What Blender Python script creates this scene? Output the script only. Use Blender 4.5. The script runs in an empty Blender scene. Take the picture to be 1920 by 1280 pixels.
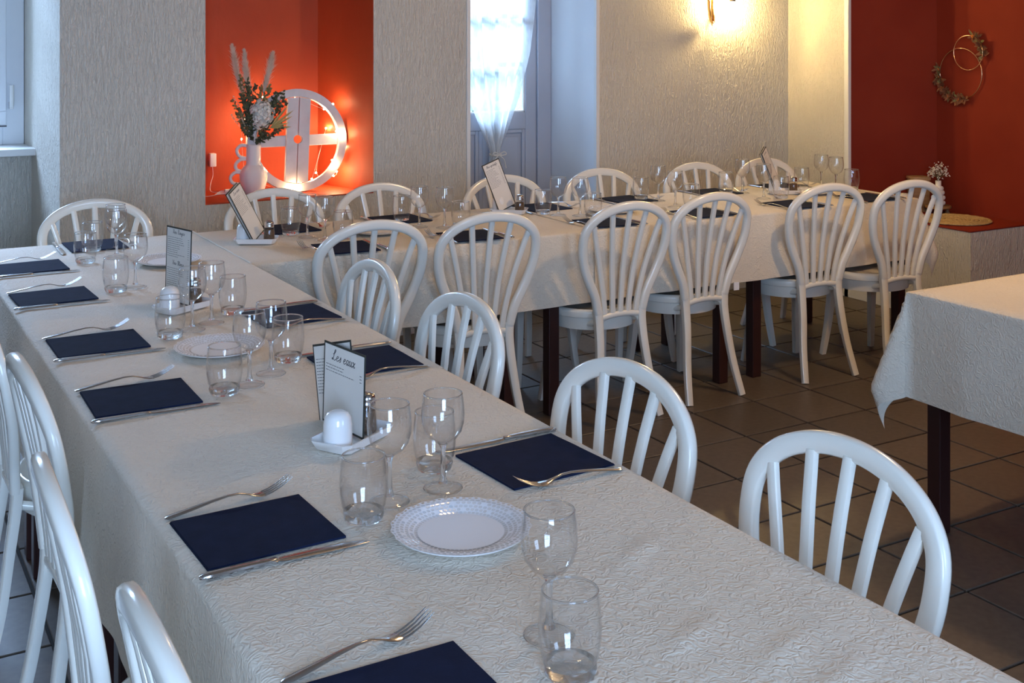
import bpy, bmesh, math, random
from mathutils import Vector, Matrix, noise
R = random.Random(7)
PI = math.pi
SC = bpy.context.scene
COL = SC.collection

# ---------------------------------------------------------------- camera
cam_d = bpy.data.cameras.new('camera')
cam = bpy.data.objects.new('camera', cam_d)
COL.objects.link(cam)
cam.location = (0, 0, 1.56)
cam.rotation_euler = (PI / 2, 0, math.radians(-30))
cam_d.sensor_width = 36
cam_d.lens = 36 * 2234 / 1920
cam_d.shift_y = -578 / 1920
cam_d.clip_start = .02
SC.camera = cam

# ---------------------------------------------------------------- world, light, exposure
SC.view_settings.view_transform = 'Standard'
SC.view_settings.look = 'None'
SC.view_settings.gamma = 1
SC.view_settings.use_curve_mapping = False
SC.view_settings.exposure = 0.04
SC.cycles.transparent_max_bounces = 40
SC.cycles.max_bounces = 14
SC.cycles.diffuse_bounces = 5
SC.cycles.caustics_reflective = False
SC.cycles.caustics_refractive = True
SC.cycles.blur_glossy = .6
SC.cycles.sample_clamp_indirect = 6
w = bpy.data.worlds.new('world')
SC.world = w
w.use_nodes = True
bg = w.node_tree.nodes['Background']
bg.inputs[0].default_value = (.50, .74, 1, 1)
bg.inputs[1].default_value = 1.5


def area(name, loc, rot, sx, sy, power, col):
    l = bpy.data.lights.new(name, 'AREA')
    l.shape = 'RECTANGLE'
    l.size = sx
    l.size_y = sy
    l.energy = power
    l.color = col
    o = bpy.data.objects.new(name, l)
    COL.objects.link(o)
    o.location = loc
    o.rotation_euler = rot
    return o


def point(name, loc, power, col, rad=.05):
    l = bpy.data.lights.new(name, 'POINT')
    l.energy = power
    l.color = col
    l.shadow_soft_size = rad
    o = bpy.data.objects.new(name, l)
    COL.objects.link(o)
    o.location = loc
    return o


DAY = (.48, .67, 1)
WARM = (1, .64, .31)
# daylight outside the two windows behind the camera, the door window and the left window
area('daylight_rear_window', (-.45, -1.75, 1.5), (math.radians(90), 0, 0), 1.5, 2.0, 240, DAY)
area('daylight_second_rear_window', (2.3, -1.75, 1.65), (math.radians(90), 0, 0), 1.2, 1.5, 60, DAY)
area('daylight_door_window', (3.39, 7.3, 2.75), (math.radians(-55), 0, 0), 1.2, 1.5, 500, (.44, .66, 1))
area('daylight_left_window', (.15, 7.6, 2.85), (math.radians(-55), 0, 0), 1.5, 1.5, 520, DAY)
# warm ceiling lamps of the room (out of view)
for i, (x, y, p) in enumerate([(3.8, 2.8, 60), (2.5, .6, 4), (1.8, 3.2, 8)]):
    point('ceiling_lamp_light', (x, y, 2.38), p, WARM, .06)


# ---------------------------------------------------------------- materials
def mat(name, col=(.8, .8, .8), rough=.5, metal=0.0, **kw):
    m = bpy.data.materials.new(name)
    m.use_nodes = True
    b = m.node_tree.nodes['Principled BSDF']
    b.inputs['Base Color'].default_value = (*col, 1)
    b.inputs['Roughness'].default_value = rough
    b.inputs['Metallic'].default_value = metal
    for k, v in kw.items():
        b.inputs[k.replace('_', ' ')].default_value = v
    return m


def N(m, t, **kw):
    n = m.node_tree.nodes.new(t)
    for k, v in kw.items():
        if k.startswith('i_'):
            n.inputs[k[2:].replace('_', ' ')].default_value = v
        else:
            setattr(n, k, v)
    return n


def L(m, a, b):
    m.node_tree.links.new(a, b)


def coords(m, scale=(1, 1, 1), obj=True):
    t = N(m, 'ShaderNodeTexCoord')
    mp = N(m, 'ShaderNodeMapping')
    mp.inputs['Scale'].default_value = scale
    L(m, t.outputs['Object' if obj else 'Generated'], mp.inputs[0])
    return mp.outputs[0]


def bump_noise(m, scale, vec_scale, strength, dist, ridged=False, detail=3, distortion=0, chain=None):
    v = coords(m, vec_scale)
    n = N(m, 'ShaderNodeTexNoise', i_Scale=scale, i_Detail=detail, i_Distortion=distortion)
    L(m, v, n.inputs['Vector'])
    out = n.outputs['Fac']
    if ridged:
        s = N(m, 'ShaderNodeMath', operation='SUBTRACT')
        s.inputs[1].default_value = .5
        a = N(m, 'ShaderNodeMath', operation='ABSOLUTE')
        q = N(m, 'ShaderNodeMath', operation='MULTIPLY')
        q.inputs[1].default_value = 5
        q.use_clamp = True
        L(m, out, s.inputs[0]); L(m, s.outputs[0], a.inputs[0]); L(m, a.outputs[0], q.inputs[0])
        out = q.outputs[0]
    b = N(m, 'ShaderNodeBump', i_Strength=strength, i_Distance=dist)
    L(m, out, b.inputs['Height'])
    if chain is not None:
        L(m, chain, b.inputs['Normal'])
    L(m, b.outputs[0], m.node_tree.nodes['Principled BSDF'].inputs['Normal'])
    return b.outputs[0], n.outputs['Fac']


def vary(m, scale, c1, c2, vec_scale=(1, 1, 1), lo=.3, hi=.7, detail=3, rand=0.0):
    v = coords(m, vec_scale)
    n = N(m, 'ShaderNodeTexNoise', i_Scale=scale, i_Detail=detail)
    L(m, v, n.inputs['Vector'])
    r = N(m, 'ShaderNodeValToRGB')
    r.color_ramp.elements[0].position = lo
    r.color_ramp.elements[1].position = hi
    r.color_ramp.elements[0].color = (*c1, 1)
    r.color_ramp.elements[1].color = (*c2, 1)
    L(m, n.outputs['Fac'], r.inputs[0])
    out = r.outputs[0]
    if rand:
        oi = N(m, 'ShaderNodeObjectInfo')
        mr = N(m, 'ShaderNodeMapRange')
        mr.inputs['To Min'].default_value = 1 - rand
        mr.inputs['To Max'].default_value = 1 + rand
        L(m, oi.outputs['Random'], mr.inputs['Value'])
        h = N(m, 'ShaderNodeHueSaturation')
        L(m, mr.outputs[0], h.inputs['Value'])
        L(m, out, h.inputs['Color'])
        out = h.outputs[0]
    L(m, out, m.node_tree.nodes['Principled BSDF'].inputs['Base Color'])
    return m


def thin_glass(name, tint=(.994, .997, 1), f0=.055, rough=0.0, pw=4, top=.9):
    m = bpy.data.materials.new(name)
    m.use_nodes = True
    nt = m.node_tree
    nt.nodes.remove(nt.nodes['Principled BSDF'])
    t = N(m, 'ShaderNodeBsdfTransparent')
    t.inputs[0].default_value = (*tint, 1)
    g = N(m, 'ShaderNodeBsdfGlossy')
    g.inputs['Roughness'].default_value = rough
    lw = N(m, 'ShaderNodeLayerWeight', i_Blend=.5)
    p = N(m, 'ShaderNodeMath', operation='POWER')
    p.inputs[1].default_value = pw
    ma = N(m, 'ShaderNodeMapRange')
    ma.inputs['To Min'].default_value = f0
    ma.inputs['To Max'].default_value = top
    mx = N(m, 'ShaderNodeMixShader')
    L(m, lw.outputs['Facing'], p.inputs[0]); L(m, p.outputs[0], ma.inputs['Value'])
    L(m, ma.outputs[0], mx.inputs[0]); L(m, t.outputs[0], mx.inputs[1]); L(m, g.outputs[0], mx.inputs[2])
    L(m, mx.outputs[0], nt.nodes['Material Output'].inputs[0])
    return m


def solid_glass(name, tint=(.96, .98, 1), ior=1.48):
    m = bpy.data.materials.new(name)
    m.use_nodes = True
    nt = m.node_tree
    nt.nodes.remove(nt.nodes['Principled BSDF'])
    g = N(m, 'ShaderNodeBsdfGlass')
    g.inputs['Color'].default_value = (*tint, 1)
    g.inputs['Roughness'].default_value = 0
    g.inputs['IOR'].default_value = ior
    t = N(m, 'ShaderNodeBsdfTransparent')
    mx = N(m, 'ShaderNodeMixShader')
    mx.inputs[0].default_value = .78
    L(m, t.outputs[0], mx.inputs[1]); L(m, g.outputs[0], mx.inputs[2])
    L(m, mx.outputs[0], nt.nodes['Material Output'].inputs[0])
    return m


def emit(name, col, s):
    m = bpy.data.materials.new(name)
    m.use_nodes = True
    b = m.node_tree.nodes['Principled BSDF']
    b.inputs['Base Color'].default_value = (*col, 1)
    b.inputs['Emission Color'].default_value = (*col, 1)
    b.inputs['Emission Strength'].default_value = s
    return m


M = {}
M['plaster'] = mat('plaster', (.66, .61, .53), .85)
b1, _ = bump_noise(M['plaster'], 11, (9, 9, 2.0), .7, .008, True, 2, .8)
bump_noise(M['plaster'], 45, (1, 1, .35), .35, .004, False, 2, 0, b1)
vary(M['plaster'], 2, (.66, .62, .545), (.70, .66, .585))
M['paint_white'] = mat('paint_white', (.78, .78, .77), .45)
M['paint_cool'] = vary(mat('paint_cool', (.72, .75, .80), .5), 3, (.76, .79, .84), (.80, .83, .86))
bump_noise(M['paint_cool'], 6, (1, 1, .2), .1, .01)
M['paint_door'] = vary(mat('paint_door', (.40, .44, .52), .5), 3, (.36, .40, .48), (.39, .43, .51))
M['orange'] = mat('orange_paint', (.70, .13, .03), .6, Specular_IOR_Level=.3)
vary(M['orange'], 4, (.40, .052, .015), (.46, .064, .019))
bump_noise(M['orange'], 30, (1, 1, .5), .35, .004)
M['red'] = mat('red_paint', (.36, .055, .025), .75, Specular_IOR_Level=.15)
vary(M['red'], 3, (.205, .022, .010), (.24, .030, .013))
bump_noise(M['red'], 40, (1, 1, .5), .2, .003)
M['tile'] = mat('tile', (.27, .215, .17), .42, Specular_IOR_Level=.35)
vary(M['tile'], 40, (.082, .065, .053), (.112, .090, .073), rand=.10)
M['grout'] = mat('grout', (.018, .015, .013), .9)
M['ceil'] = vary(mat('ceiling_bounce_tone', (.30, .22, .15), .7), 4, (.34, .31, .27), (.42, .385, .34), (1, .1, 1))  # unseen ceiling, its tone chosen to dim and warm the bounced light
M['cloth'] = mat('cloth', (.80, .755, .68), .75, Sheen_Weight=.15)
b1, _ = bump_noise(M['cloth'], 62, (1, 1, 1), .55, .0026, True, 1, 1.1)
bump_noise(M['cloth'], 9, (1, 1, 1), .35, .012, False, 2, .8, b1)
vary(M['cloth'], 5, (.70, .625, .515), (.75, .68, .575))
M['chair'] = mat('chair_white', (.80, .785, .735), .22, Coat_Weight=.3, Coat_Roughness=.1)
vary(M['chair'], 6, (.84, .82, .74), (.875, .86, .79), lo=.25, hi=.75)
M['wood_dark'] = vary(mat('dark_wood', (.035, .012, .012), .35), 6, (.028, .009, .009), (.045, .016, .014), (1, 1, .1))
M['wood_top'] = mat('table_top', (.06, .035, .025), .5)
M['navy'] = mat('navy_paper', (.012, .022, .060), .95, Specular_IOR_Level=.15)
bump_noise(M['navy'], 400, (1, 1, 1), .3, .001)
vary(M['navy'], 30, (.0055, .0105, .034), (.008, .0145, .046))
M['steel'] = mat('steel', (.62, .62, .64), .16, 1.0)
M['porcelain'] = mat('porcelain', (.86, .86, .86), .1, Coat_Weight=.5)
M['doily'] = mat('doily_paper', (.85, .86, .90), .9)
M['glass_thin'] = thin_glass('glass_thin')
M['glass_foot'] = thin_glass('glass_foot', (.997, .998, 1), .03, 0.0, 9, .8)
M['glass_solid'] = solid_glass('glass_solid')
M['pane'] = thin_glass('window_pane', (.95, .98, 1), .05)
M['card'] = mat('card', (.76, .73, .68), .6)
M['card_dark'] = mat('card_cover', (.03, .035, .03), .5)
M['ink'] = mat('ink', (.05, .045, .05), .8)
M['pepper'] = vary(mat('peppercorns', (.09, .05, .03), .8), 220, (.03, .018, .012), (.20, .12, .07))
M['matte_white'] = mat('matte_white', (.80, .77, .75), .7)
M['wheel'] = vary(mat('whitewash', (.72, .68, .69), .75), 12, (.63, .59, .60), (.77, .73, .74), (1, 1, 1))
M['wire'] = mat('clear_wire', (.75, .72, .66), .4)
M['bulb'] = emit('bulb_glow', (1, .68, .36), 1000)
M['lamp'] = emit('lamp_glow', (1, .69, .27), 1100)
M['plug'] = mat('plug_plastic', (.78, .78, .76), .35)
M['pampas'] = vary(mat('pampas', (.55, .42, .33), .9), 20, (.58, .42, .30), (.76, .60, .46))
M['petal'] = mat('petal', (.80, .75, .66), .8)
M['leaf_dark'] = vary(mat('leaf_dark', (.06, .07, .035), .7), 30, (.035, .045, .025), (.10, .11, .05))
M['leaf_olive'] = vary(mat('leaf_olive', (.20, .17, .06), .7), 30, (.14, .12, .045), (.28, .24, .09))
M['leaf_gold'] = mat('leaf_gold', (.45, .33, .11), .6)
M['stem'] = mat('stem', (.16, .13, .07), .8)
M['brass'] = mat('brass', (.78, .52, .22), .22, 1.0)
M['copper'] = mat('ring_gold', (.85, .55, .30), .2, 1.0)
M['rust_leaf'] = vary(mat('rust_leaf', (.22, .05, .025), .8), 40, (.12, .035, .02), (.34, .13, .05))
M['straw'] = vary(mat('straw', (.46, .31, .13), .85), 90, (.34, .22, .085), (.60, .43, .20))
M['flower_orange'] = mat('flower_orange', (.75, .23, .03), .7)
M['wood_mid'] = vary(mat('mid_wood', (.25, .13, .05), .5), 9, (.17, .085, .035), (.33, .18, .07), (1, 1, 5))
M['wood_pale'] = vary(mat('pale_wood', (.42, .26, .12), .55), 9, (.34, .20, .085), (.50, .32, .16), (1, 1, 6))
M['dark_metal'] = mat('dark_metal', (.06, .055, .06), .4, .6)
M['green'] = vary(mat('garden_leaf', (.06, .17, .05), .6), 3, (.03, .10, .03), (.10, .26, .07))
M['tie'] = mat('tie_cord', (.72, .70, .64), .8)
M['label'] = mat('care_label', (.85, .85, .85), .8)

m = bpy.data.materials.new('sheer_curtain')
m.use_nodes = True
nt = m.node_tree
nt.nodes.remove(nt.nodes['Principled BSDF'])
d_ = N(m, 'ShaderNodeBsdfDiffuse'); d_.inputs[0].default_value = (.86, .87, .86, 1)
t_ = N(m, 'ShaderNodeBsdfTranslucent'); t_.inputs[0].default_value = (.86, .87, .86, 1)
tr = N(m, 'ShaderNodeBsdfTransparent')
m1 = N(m, 'ShaderNodeMixShader'); m1.inputs[0].default_value = .55
m2 = N(m, 'ShaderNodeMixShader')
wv = N(m, 'ShaderNodeTexNoise', i_Scale=160.0, i_Detail=1.0)
L(m, coords(m, (1, .3, .12)), wv.inputs['Vector'])
mr = N(m, 'ShaderNodeMapRange')
mr.inputs['To Min'].default_value = .12
mr.inputs['To Max'].default_value = .40
L(m, wv.outputs['Fac'], mr.inputs['Value'])
L(m, mr.outputs[0], m2.inputs[0])
L(m, d_.outputs[0], m1.inputs[1]); L(m, t_.outputs[0], m1.inputs[2])
L(m, m1.outputs[0], m2.inputs[1]); L(m, tr.outputs[0], m2.inputs[2])
L(m, m2.outputs[0], nt.nodes['Material Output'].inputs[0])
M['sheer'] = m


# ---------------------------------------------------------------- mesh helpers
def mesh(name, bm, mats, smooth=None):
    bmesh.ops.recalc_face_normals(bm, faces=bm.faces[:])
    me = bpy.data.meshes.new(name)
    bm.to_mesh(me)
    bm.free()
    for k in (mats if isinstance(mats, (list, tuple)) else [mats]):
        me.materials.append(M[k])
    if smooth is not None:
        for p in me.polygons:
            p.use_smooth = True
        if smooth < 180:
            me.set_sharp_from_angle(angle=math.radians(smooth))
    return me


def obj(name, me, parent=None, loc=(0, 0, 0), rot=(0, 0, 0)):
    o = bpy.data.objects.new(name, me)
    COL.objects.link(o)
    o.location = loc
    o.rotation_euler = rot
    if parent:
        o.parent = parent
    return o


def build(name, bm, mats, parent=None, smooth=None, loc=(0, 0, 0), rot=(0, 0, 0)):
    return obj(name, mesh(name, bm, mats, smooth), parent, loc, rot)


def thing(name, label, cat, loc=(0, 0, 0), rz=0, group=None, rot=None):
    o = obj(name, None, None, loc, rot or (0, 0, rz))
    return tag(o, label, cat, group)


def tag(o, label, cat, group=None, kind=None):
    if label: o['label'] = label
    if cat: o['category'] = cat
    if group: o['group'] = group
    if kind: o['kind'] = kind
    return o


def struct(name, bm, mats, parent=None, smooth=None):
    o = build(name, bm, mats, parent, smooth)
    if parent is None:
        o['kind'] = 'structure'
    return o


def copy_tree(o, parent=None):
    c = o.copy()
    COL.objects.link(c)
    if parent:
        c.parent = parent
    for ch in list(o.children):
        copy_tree(ch, c)
    return c


def box(bm, x0, x1, y0, y1, z0, z1, mi=0, bev=0, mtx=None):
    vs = [bm.verts.new((x, y, z)) for z in (z0, z1) for y in (y0, y1) for x in (x0, x1)]
    fs = [bm.faces.new([vs[i] for i in q]) for q in
          ((0, 2, 3, 1), (4, 5, 7, 6), (0, 1, 5, 4), (2, 6, 7, 3), (0, 4, 6, 2), (1, 3, 7, 5))]
    for f in fs:
        f.material_index = mi
    if bev:
        es = {e for f in fs for e in f.edges}
        r = bmesh.ops.bevel(bm, geom=list(es), offset=bev, segments=2, affect='EDGES', profile=.5)
        for f in r['faces']:
            f.material_index = mi
        vs = list({v for v in vs if v.is_valid} | {v for f in r['faces'] for v in f.verts})
    if mtx is not None:
        bmesh.ops.transform(bm, matrix=mtx, verts=vs)
    return vs


def prism(bm, poly, z0, z1, mi=0, mtx=None):
    """poly (x,y) extruded in z"""
    a = [bm.verts.new((x, y, z0)) for x, y in poly]
    b = [bm.verts.new((x, y, z1)) for x, y in poly]
    n = len(poly)
    fs = [bm.faces.new(a[::-1]), bm.faces.new(b)]
    for i in range(n):
        fs.append(bm.faces.new((a[i], a[(i + 1) % n], b[(i + 1) % n], b[i])))
    for f in fs:
        f.material_index = mi
    if mtx is not None:
        bmesh.ops.transform(bm, matrix=mtx, verts=a + b)
    return a + b


def lathe(bm, prof, seg=32, mi=0, cx=0, cy=0, closed=False, wob=None):
    rings = []
    for k, (r, z) in enumerate(prof):
        if r < 1e-6:
            rings.append([bm.verts.new((cx, cy, z))])
        else:
            ring = []
            for i in range(seg):
                a = 2 * PI * i / seg
                rr = r * (wob(a, z) if wob else 1)
                ring.append(bm.verts.new((cx + rr * math.cos(a), cy + rr * math.sin(a), z)))
            rings.append(ring)
    pairs = list(zip(rings, rings[1:]))
    if closed:
        pairs.append((rings[-1], rings[0]))
    for k, (a, b) in enumerate(pairs):
        mm = mi[k] if isinstance(mi, (list, tuple)) else mi
        for i in range(seg):
            j = (i + 1) % seg
            if len(a) == 1 and len(b) == 1: continue
            if len(a) == 1: f = bm.faces.new((a[0], b[j], b[i]))
            elif len(b) == 1: f = bm.faces.new((a[i], a[j], b[0]))
            else: f = bm.faces.new((a[i], a[j], b[j], b[i]))
            f.material_index = mm


def ell(a, b, n=10, p=2.0):
    out = []
    for i in range(n):
        t = 2 * PI * i / n
        c, s = math.cos(t), math.sin(t)
        out.append((a * math.copysign(abs(c) ** (2 / p), c), b * math.copysign(abs(s) ** (2 / p), s)))
    return out


def sweep(bm, pts, prof, up=(0, 0, 1), closed=False, scale=None, mi=0, caps=True):
    """prof points (side, up); `up` stays the reference for the frame"""
    pts = [Vector(p) for p in pts]
    n = len(pts)
    U = Vector(up)
    rings = []
    for i, p in enumerate(pts):
        if closed:
            t = pts[(i + 1) % n] - pts[i - 1]
        else:
            t = pts[min(i + 1, n - 1)] - pts[max(i - 1, 0)]
        t.normalize()
        s = t.cross(U)
        if s.length < 1e-4:
            s = t.cross(Vector((1, .01, 0)))
        s.normalize()
        u = s.cross(t)
        k = scale(i / max(1, n - 1)) if scale else 1
        ka, kb = k if isinstance(k, tuple) else (k, k)
        rings.append([bm.verts.new(p + s * a * ka + u * b * kb) for a, b in prof])
    m_ = len(prof)
    for i in range(n if closed else n - 1):
        a, b = rings[i], rings[(i + 1) % n]
        for j in range(m_):
            f = bm.faces.new((a[j], a[(j + 1) % m_], b[(j + 1) % m_], b[j]))
            f.material_index = mi
    if caps and not closed:
        bm.faces.new(rings[0][::-1]).material_index = mi
        bm.faces.new(rings[-1]).material_index = mi


def spline(P, n=8, closed=False):
    P = [Vector(p) for p in P]
    if len(P[0]) == 2:
        P = [Vector((p[0], p[1], 0)) for p in P]
    out = []
    m_ = len(P)
    for i in range(m_ if closed else m_ - 1):
        if closed:
            p0, p1, p2, p3 = P[i - 1], P[i], P[(i + 1) % m_], P[(i + 2) % m_]
        else:
            p0, p1, p2, p3 = P[max(i - 1, 0)], P[i], P[i + 1], P[min(i + 2, m_ - 1)]
        for k in range(n):
            t = k / n
            out.append(.5 * ((2 * p1) + (p2 - p0) * t + (2 * p0 - 5 * p1 + 4 * p2 - p3) * t * t + (3 * p1 - p0 - 3 * p2 + p3) * t ** 3))
    if not closed:
        out.append(P[-1])
    return out


def interp(tab, x):
    for (a, b), (c, d) in zip(tab, tab[1:]):
        if x <= c:
            t = max(0, min(1, (x - a) / (c - a)))
            return b + (d - b) * t
    return tab[-1][1]


def ball(bm, c, r, sub=1, mi=0, sc=(1, 1, 1)):
    mtx = Matrix.Translation(c) @ Matrix.Diagonal((*sc, 1))
    g = bmesh.ops.create_icosphere(bm, subdivisions=sub, radius=r, matrix=mtx)
    for v in g['verts']:
        for f in v.link_faces:
            f.material_index = mi


def leafq(bm, p, d, n, ln, wd, mi=0):
    """a small folded leaf: two quads meeting in a midrib"""
    p, d, n = Vector(p), Vector(d).normalized(), Vector(n)
    s = d.cross(n)
    if s.length < 1e-4: s = d.cross(Vector((.3, .8, .5)))
    s.normalize()
    n = s.cross(d)
    a = bm.verts.new(p); b = bm.verts.new(p + d * ln)
    l1 = bm.verts.new(p + d * ln * .35 + s * wd + n * wd * .35)
    l2 = bm.verts.new(p + d * ln * .75 + s * wd * .75 + n * wd * .25)
    r1 = bm.verts.new(p + d * ln * .35 - s * wd + n * wd * .35)
    r2 = bm.verts.new(p + d * ln * .75 - s * wd * .75 + n * wd * .25)
    for q in ((a, l1, l2, b), (a, b, r2, r1)):
        bm.faces.new(q).material_index = mi


def rv(s=1.0):
    return Vector((R.uniform(-1, 1), R.uniform(-1, 1), R.uniform(-1, 1))) * s


# ================================================================= SETTING
YW = 5.62      # inner face of the back wall
YT = 6.75      # its outer face
XR = 5.25      # right wall return
XN = 5.74      # red wall
XL, YB, ZC = -1.7, -1.3, 2.6

# floor slab and tiles
bm = bmesh.new()
box(bm, XL, XN + .3, YB, YT, -.12, -.006)
floor = struct('floor', bm, 'grout')
P_ = .323
G_ = .009


def tile_mesh():
    bm = bmesh.new()
    h, c = P_ / 2 - G_ / 2, .002
    lo = [bm.verts.new((x, y, -.006)) for x, y in ((-h, -h), (h, -h), (h, h), (-h, h))]
    md = [bm.verts.new((x, y, -c)) for x, y in ((-h, -h), (h, -h), (h, h), (-h, h))]
    q = h - c
    hi = [bm.verts.new((x, y, 0)) for x, y in ((-q, -q), (q, -q), (q, q), (-q, q))]
    for a, b in ((lo, md), (md, hi)):
        for i in range(4):
            bm.faces.new((a[i], a[(i + 1) % 4], b[(i + 1) % 4], b[i]))
    bm.faces.new(hi)
    return bm


tm = mesh('tile', tile_mesh(), 'tile')
rest = []
ix0 = int((XL - 2.768) / P_) - 1
ntile = 0
for i in range(ix0, ix0 + 28):
    for j in range(-18, 14):
        x, y = 2.768 + (i + .5) * P_, 2.897 + (j + .5) * P_
        if x < XL or x > XN or y < YB or y > YT - .3: continue
        d = x * .5 + y * .866
        px = 960 + 2234 * (x * .866 - y * .5) / max(d, .1)
        py = 62 + 2234 * 1.56 / max(d, .1)
        vis = d > .8 and -120 < px < 2040 and py < 1420 and (x > 1.25 or x < .62) and y < 5.4
        if vis and ntile < 300:
            ntile += 1
            obj('tile', tm, floor, (x, y, 0), (R.uniform(-.0012, .0012), R.uniform(-.0012, .0012), R.randrange(4) * PI / 2))
        else:
            rest.append((x, y))
bm = bmesh.new()
for x, y in rest:
    t = tile_mesh()
    bmesh.ops.translate(t, verts=t.verts, vec=(x, y, 0))
    tmp = bpy.data.meshes.new('t'); t.to_mesh(tmp); t.free()
    bm.from_mesh(tmp); bpy.data.meshes.remove(tmp)
o = build('tile_field', bm, 'tile', floor)
o['kind'] = 'stuff'

# ceiling
bm = bmesh.new()
box(bm, XL - .2, XN + .3, YB - .3, YT, ZC, ZC + .15)
struct('ceiling', bm, 'ceil')

# back wall with window recess, niche and door openings
NX0, NX1, NZ0, NZ1 = 1.566, 2.428, .75, 2.15
DX0, DX1, DZ1 = 2.982, 3.797, 2.2
WX0, WX1, WZ1 = -.35, .918, 2.25
bm = bmesh.new()
for a in ((XL, WX0, 0, ZC), (WX1, NX0, 0, ZC), (NX1, DX0, 0, ZC), (DX1, XR + .6, 0, ZC),
          (WX0, WX1, WZ1, ZC), (NX0, NX1, 0, NZ0 - .006), (NX0, NX1, NZ1, ZC), (DX0, DX1, DZ1, ZC)):
    box(bm, a[0], a[1], YW, YT, a[2], a[3])
box(bm, WX0, WX1, 6.275, YT, 0, .97)            # parapet below the left window
wb = struct('wall_back', bm, 'plaster')

# orange niche lining (splayed sides)
bm = bmesh.new()
YN = 6.08
s = .125
prism(bm, [(NX0, YW), (NX0 + s, YN), (NX0 + s, YN + .02), (NX0 - .0, YN + .02)], NZ0, NZ1)
prism(bm, [(NX1, YW), (NX1, YN + .02), (NX1 - s, YN + .02), (NX1 - s, YN)], NZ0, NZ1)
box(bm, NX0 + s, NX1 - s, YN, YN + .02, NZ0, NZ1)
prism(bm, [(NX0, YW), (NX1, YW), (NX1, YN + .02), (NX0, YN + .02)], NZ0 - .006, NZ0)
prism(bm, [(NX0, YW), (NX1, YW), (NX1, YN + .02), (NX0, YN + .02)], NZ1 - .006, NZ1)
build('niche_lining', bm, 'orange', wb)['label'] = 'orange painted niche lining'

# right return wall + red alcove + bench
bm = bmesh.new()
box(bm, XR, XR + .6, 5.12, YW, 0, ZC)
wr = struct('wall_right', bm, 'plaster')
bm = bmesh.new()
prism(bm, [(XR, 5.12), (XN + .02, 4.87), (XN + .3, 4.87), (XN + .3, 5.12)], .514, ZC)
box(bm, XN, XN + .3, YB, 4.88, 0, ZC)
struct('wall_alcove', bm, 'red')
bm = bmesh.new()
box(bm, XR, XN, 4.243, 5.12, 0, .505)
bench = struct('wall_bench', bm, 'plaster')
bm = bmesh.new()
box(bm, XR - .004, XN, 4.239, 5.115, .505, .514, bev=.003)
build('bench_top', bm, 'red', bench)['label'] = 'red painted bench top'
# trims
bm = bmesh.new(); box(bm, XR - .012, XR + .012, 5.10, 5.135, 0, ZC, bev=.003); struct('trim_1', bm, 'paint_white')
bm = bmesh.new(); box(bm, DX1 - .004, DX1 + .018, YW - .008, YW + .02, 0, DZ1, bev=.003); struct('trim_2', bm, 'paint_white')
bm = bmesh.new(); box(bm, DX0 - .018, DX0 + .004, YW - .008, YW + .02, 0, DZ1, bev=.003); struct('trim_3', bm, 'paint_white')
# baseboards
bm = bmesh.new(); box(bm, XR - .012, XR, 4.231, YW, 0, .09, bev=.003); box(bm, XR - .012, XN, 4.231, 4.243, 0, .09, bev=.003)
struct('baseboard_right', bm, 'paint_cool')
bm = bmesh.new()
for a, b in ((WX1, DX0 - .018), (DX1 + .018, XR - .012)):
    box(bm, a, b, YW - .012, YW, 0, .09, bev=.003)
struct('baseboard_back', bm, 'paint_cool')

# left and rear walls, out of view, rear wall with two windows
bm = bmesh.new(); box(bm, XL - .3, XL, YB, YT, 0, ZC); struct('wall_left', bm, 'plaster')
bm = bmesh.new()
RW = [(-1.2, .3), (1.7, 2.9)]
xs = [XL - .3, RW[0][0], RW[0][1], RW[1][0], RW[1][1], XN + .3]
for a, b in ((xs[0], xs[1]), (xs[2], xs[3]), (xs[4], xs[5])):
    box(bm, a, b, YB - .3, YB, 0, ZC)
for a, b in RW:
    box(bm, a, b, YB - .3, YB, 0, .5 if a < 0 else .9); box(bm, a, b, YB - .3, YB, 2.4, ZC)
struct('wall_rear', bm, 'plaster')


def window(name, x0, x1, y, z0, z1, nx, nz, fw=.055, bar=.025, mtl='paint_cool', th=.05):
    bm = bmesh.new()
    for a in ((x0, x0 + fw, z0, z1), (x1 - fw, x1, z0, z1), (x0 + fw, x1 - fw, z0, z0 + fw), (x0 + fw, x1 - fw, z1 - fw, z1)):
        box(bm, a[0], a[1], y, y + th, a[2], a[3], bev=.004)
    fr = struct(name, bm, mtl)
    X0, X1, Z0, Z1 = x0 + fw, x1 - fw, z0 + fw, z1 - fw
    for i in range(1, nx):
        bm = bmesh.new(); xx = X0 + (X1 - X0) * i / nx
        box(bm, xx - bar / 2, xx + bar / 2, y + .01, y + th - .01, Z0, Z1, bev=.003)
        build('mullion', bm, mtl, fr)
    for j in range(1, nz):
        zz = Z0 + (Z1 - Z0) * j / nz
        for i in range(nx):
            bm = bmesh.new()
            box(bm, X0 + (X1 - X0) * i / nx + bar / 2, X0 + (X1 - X0) * (i + 1) / nx - bar / 2, y + .01, y + th - .01, zz - bar / 2, zz + bar / 2, bev=.003)
            build('glazing_bar', bm, mtl, fr)
    bm = bmesh.new()
    box(bm, X0, X1, y + th / 2 - .002, y + th / 2 + .002, Z0, Z1)
    build('pane', bm, 'pane', fr)
    return fr


for i, (a, b) in enumerate(RW):
    window('window_%d' % (i + 2), a, b, YB - .2, .5 if i == 0 else .9, 2.4, 2, 3, .06, .04)

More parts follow.
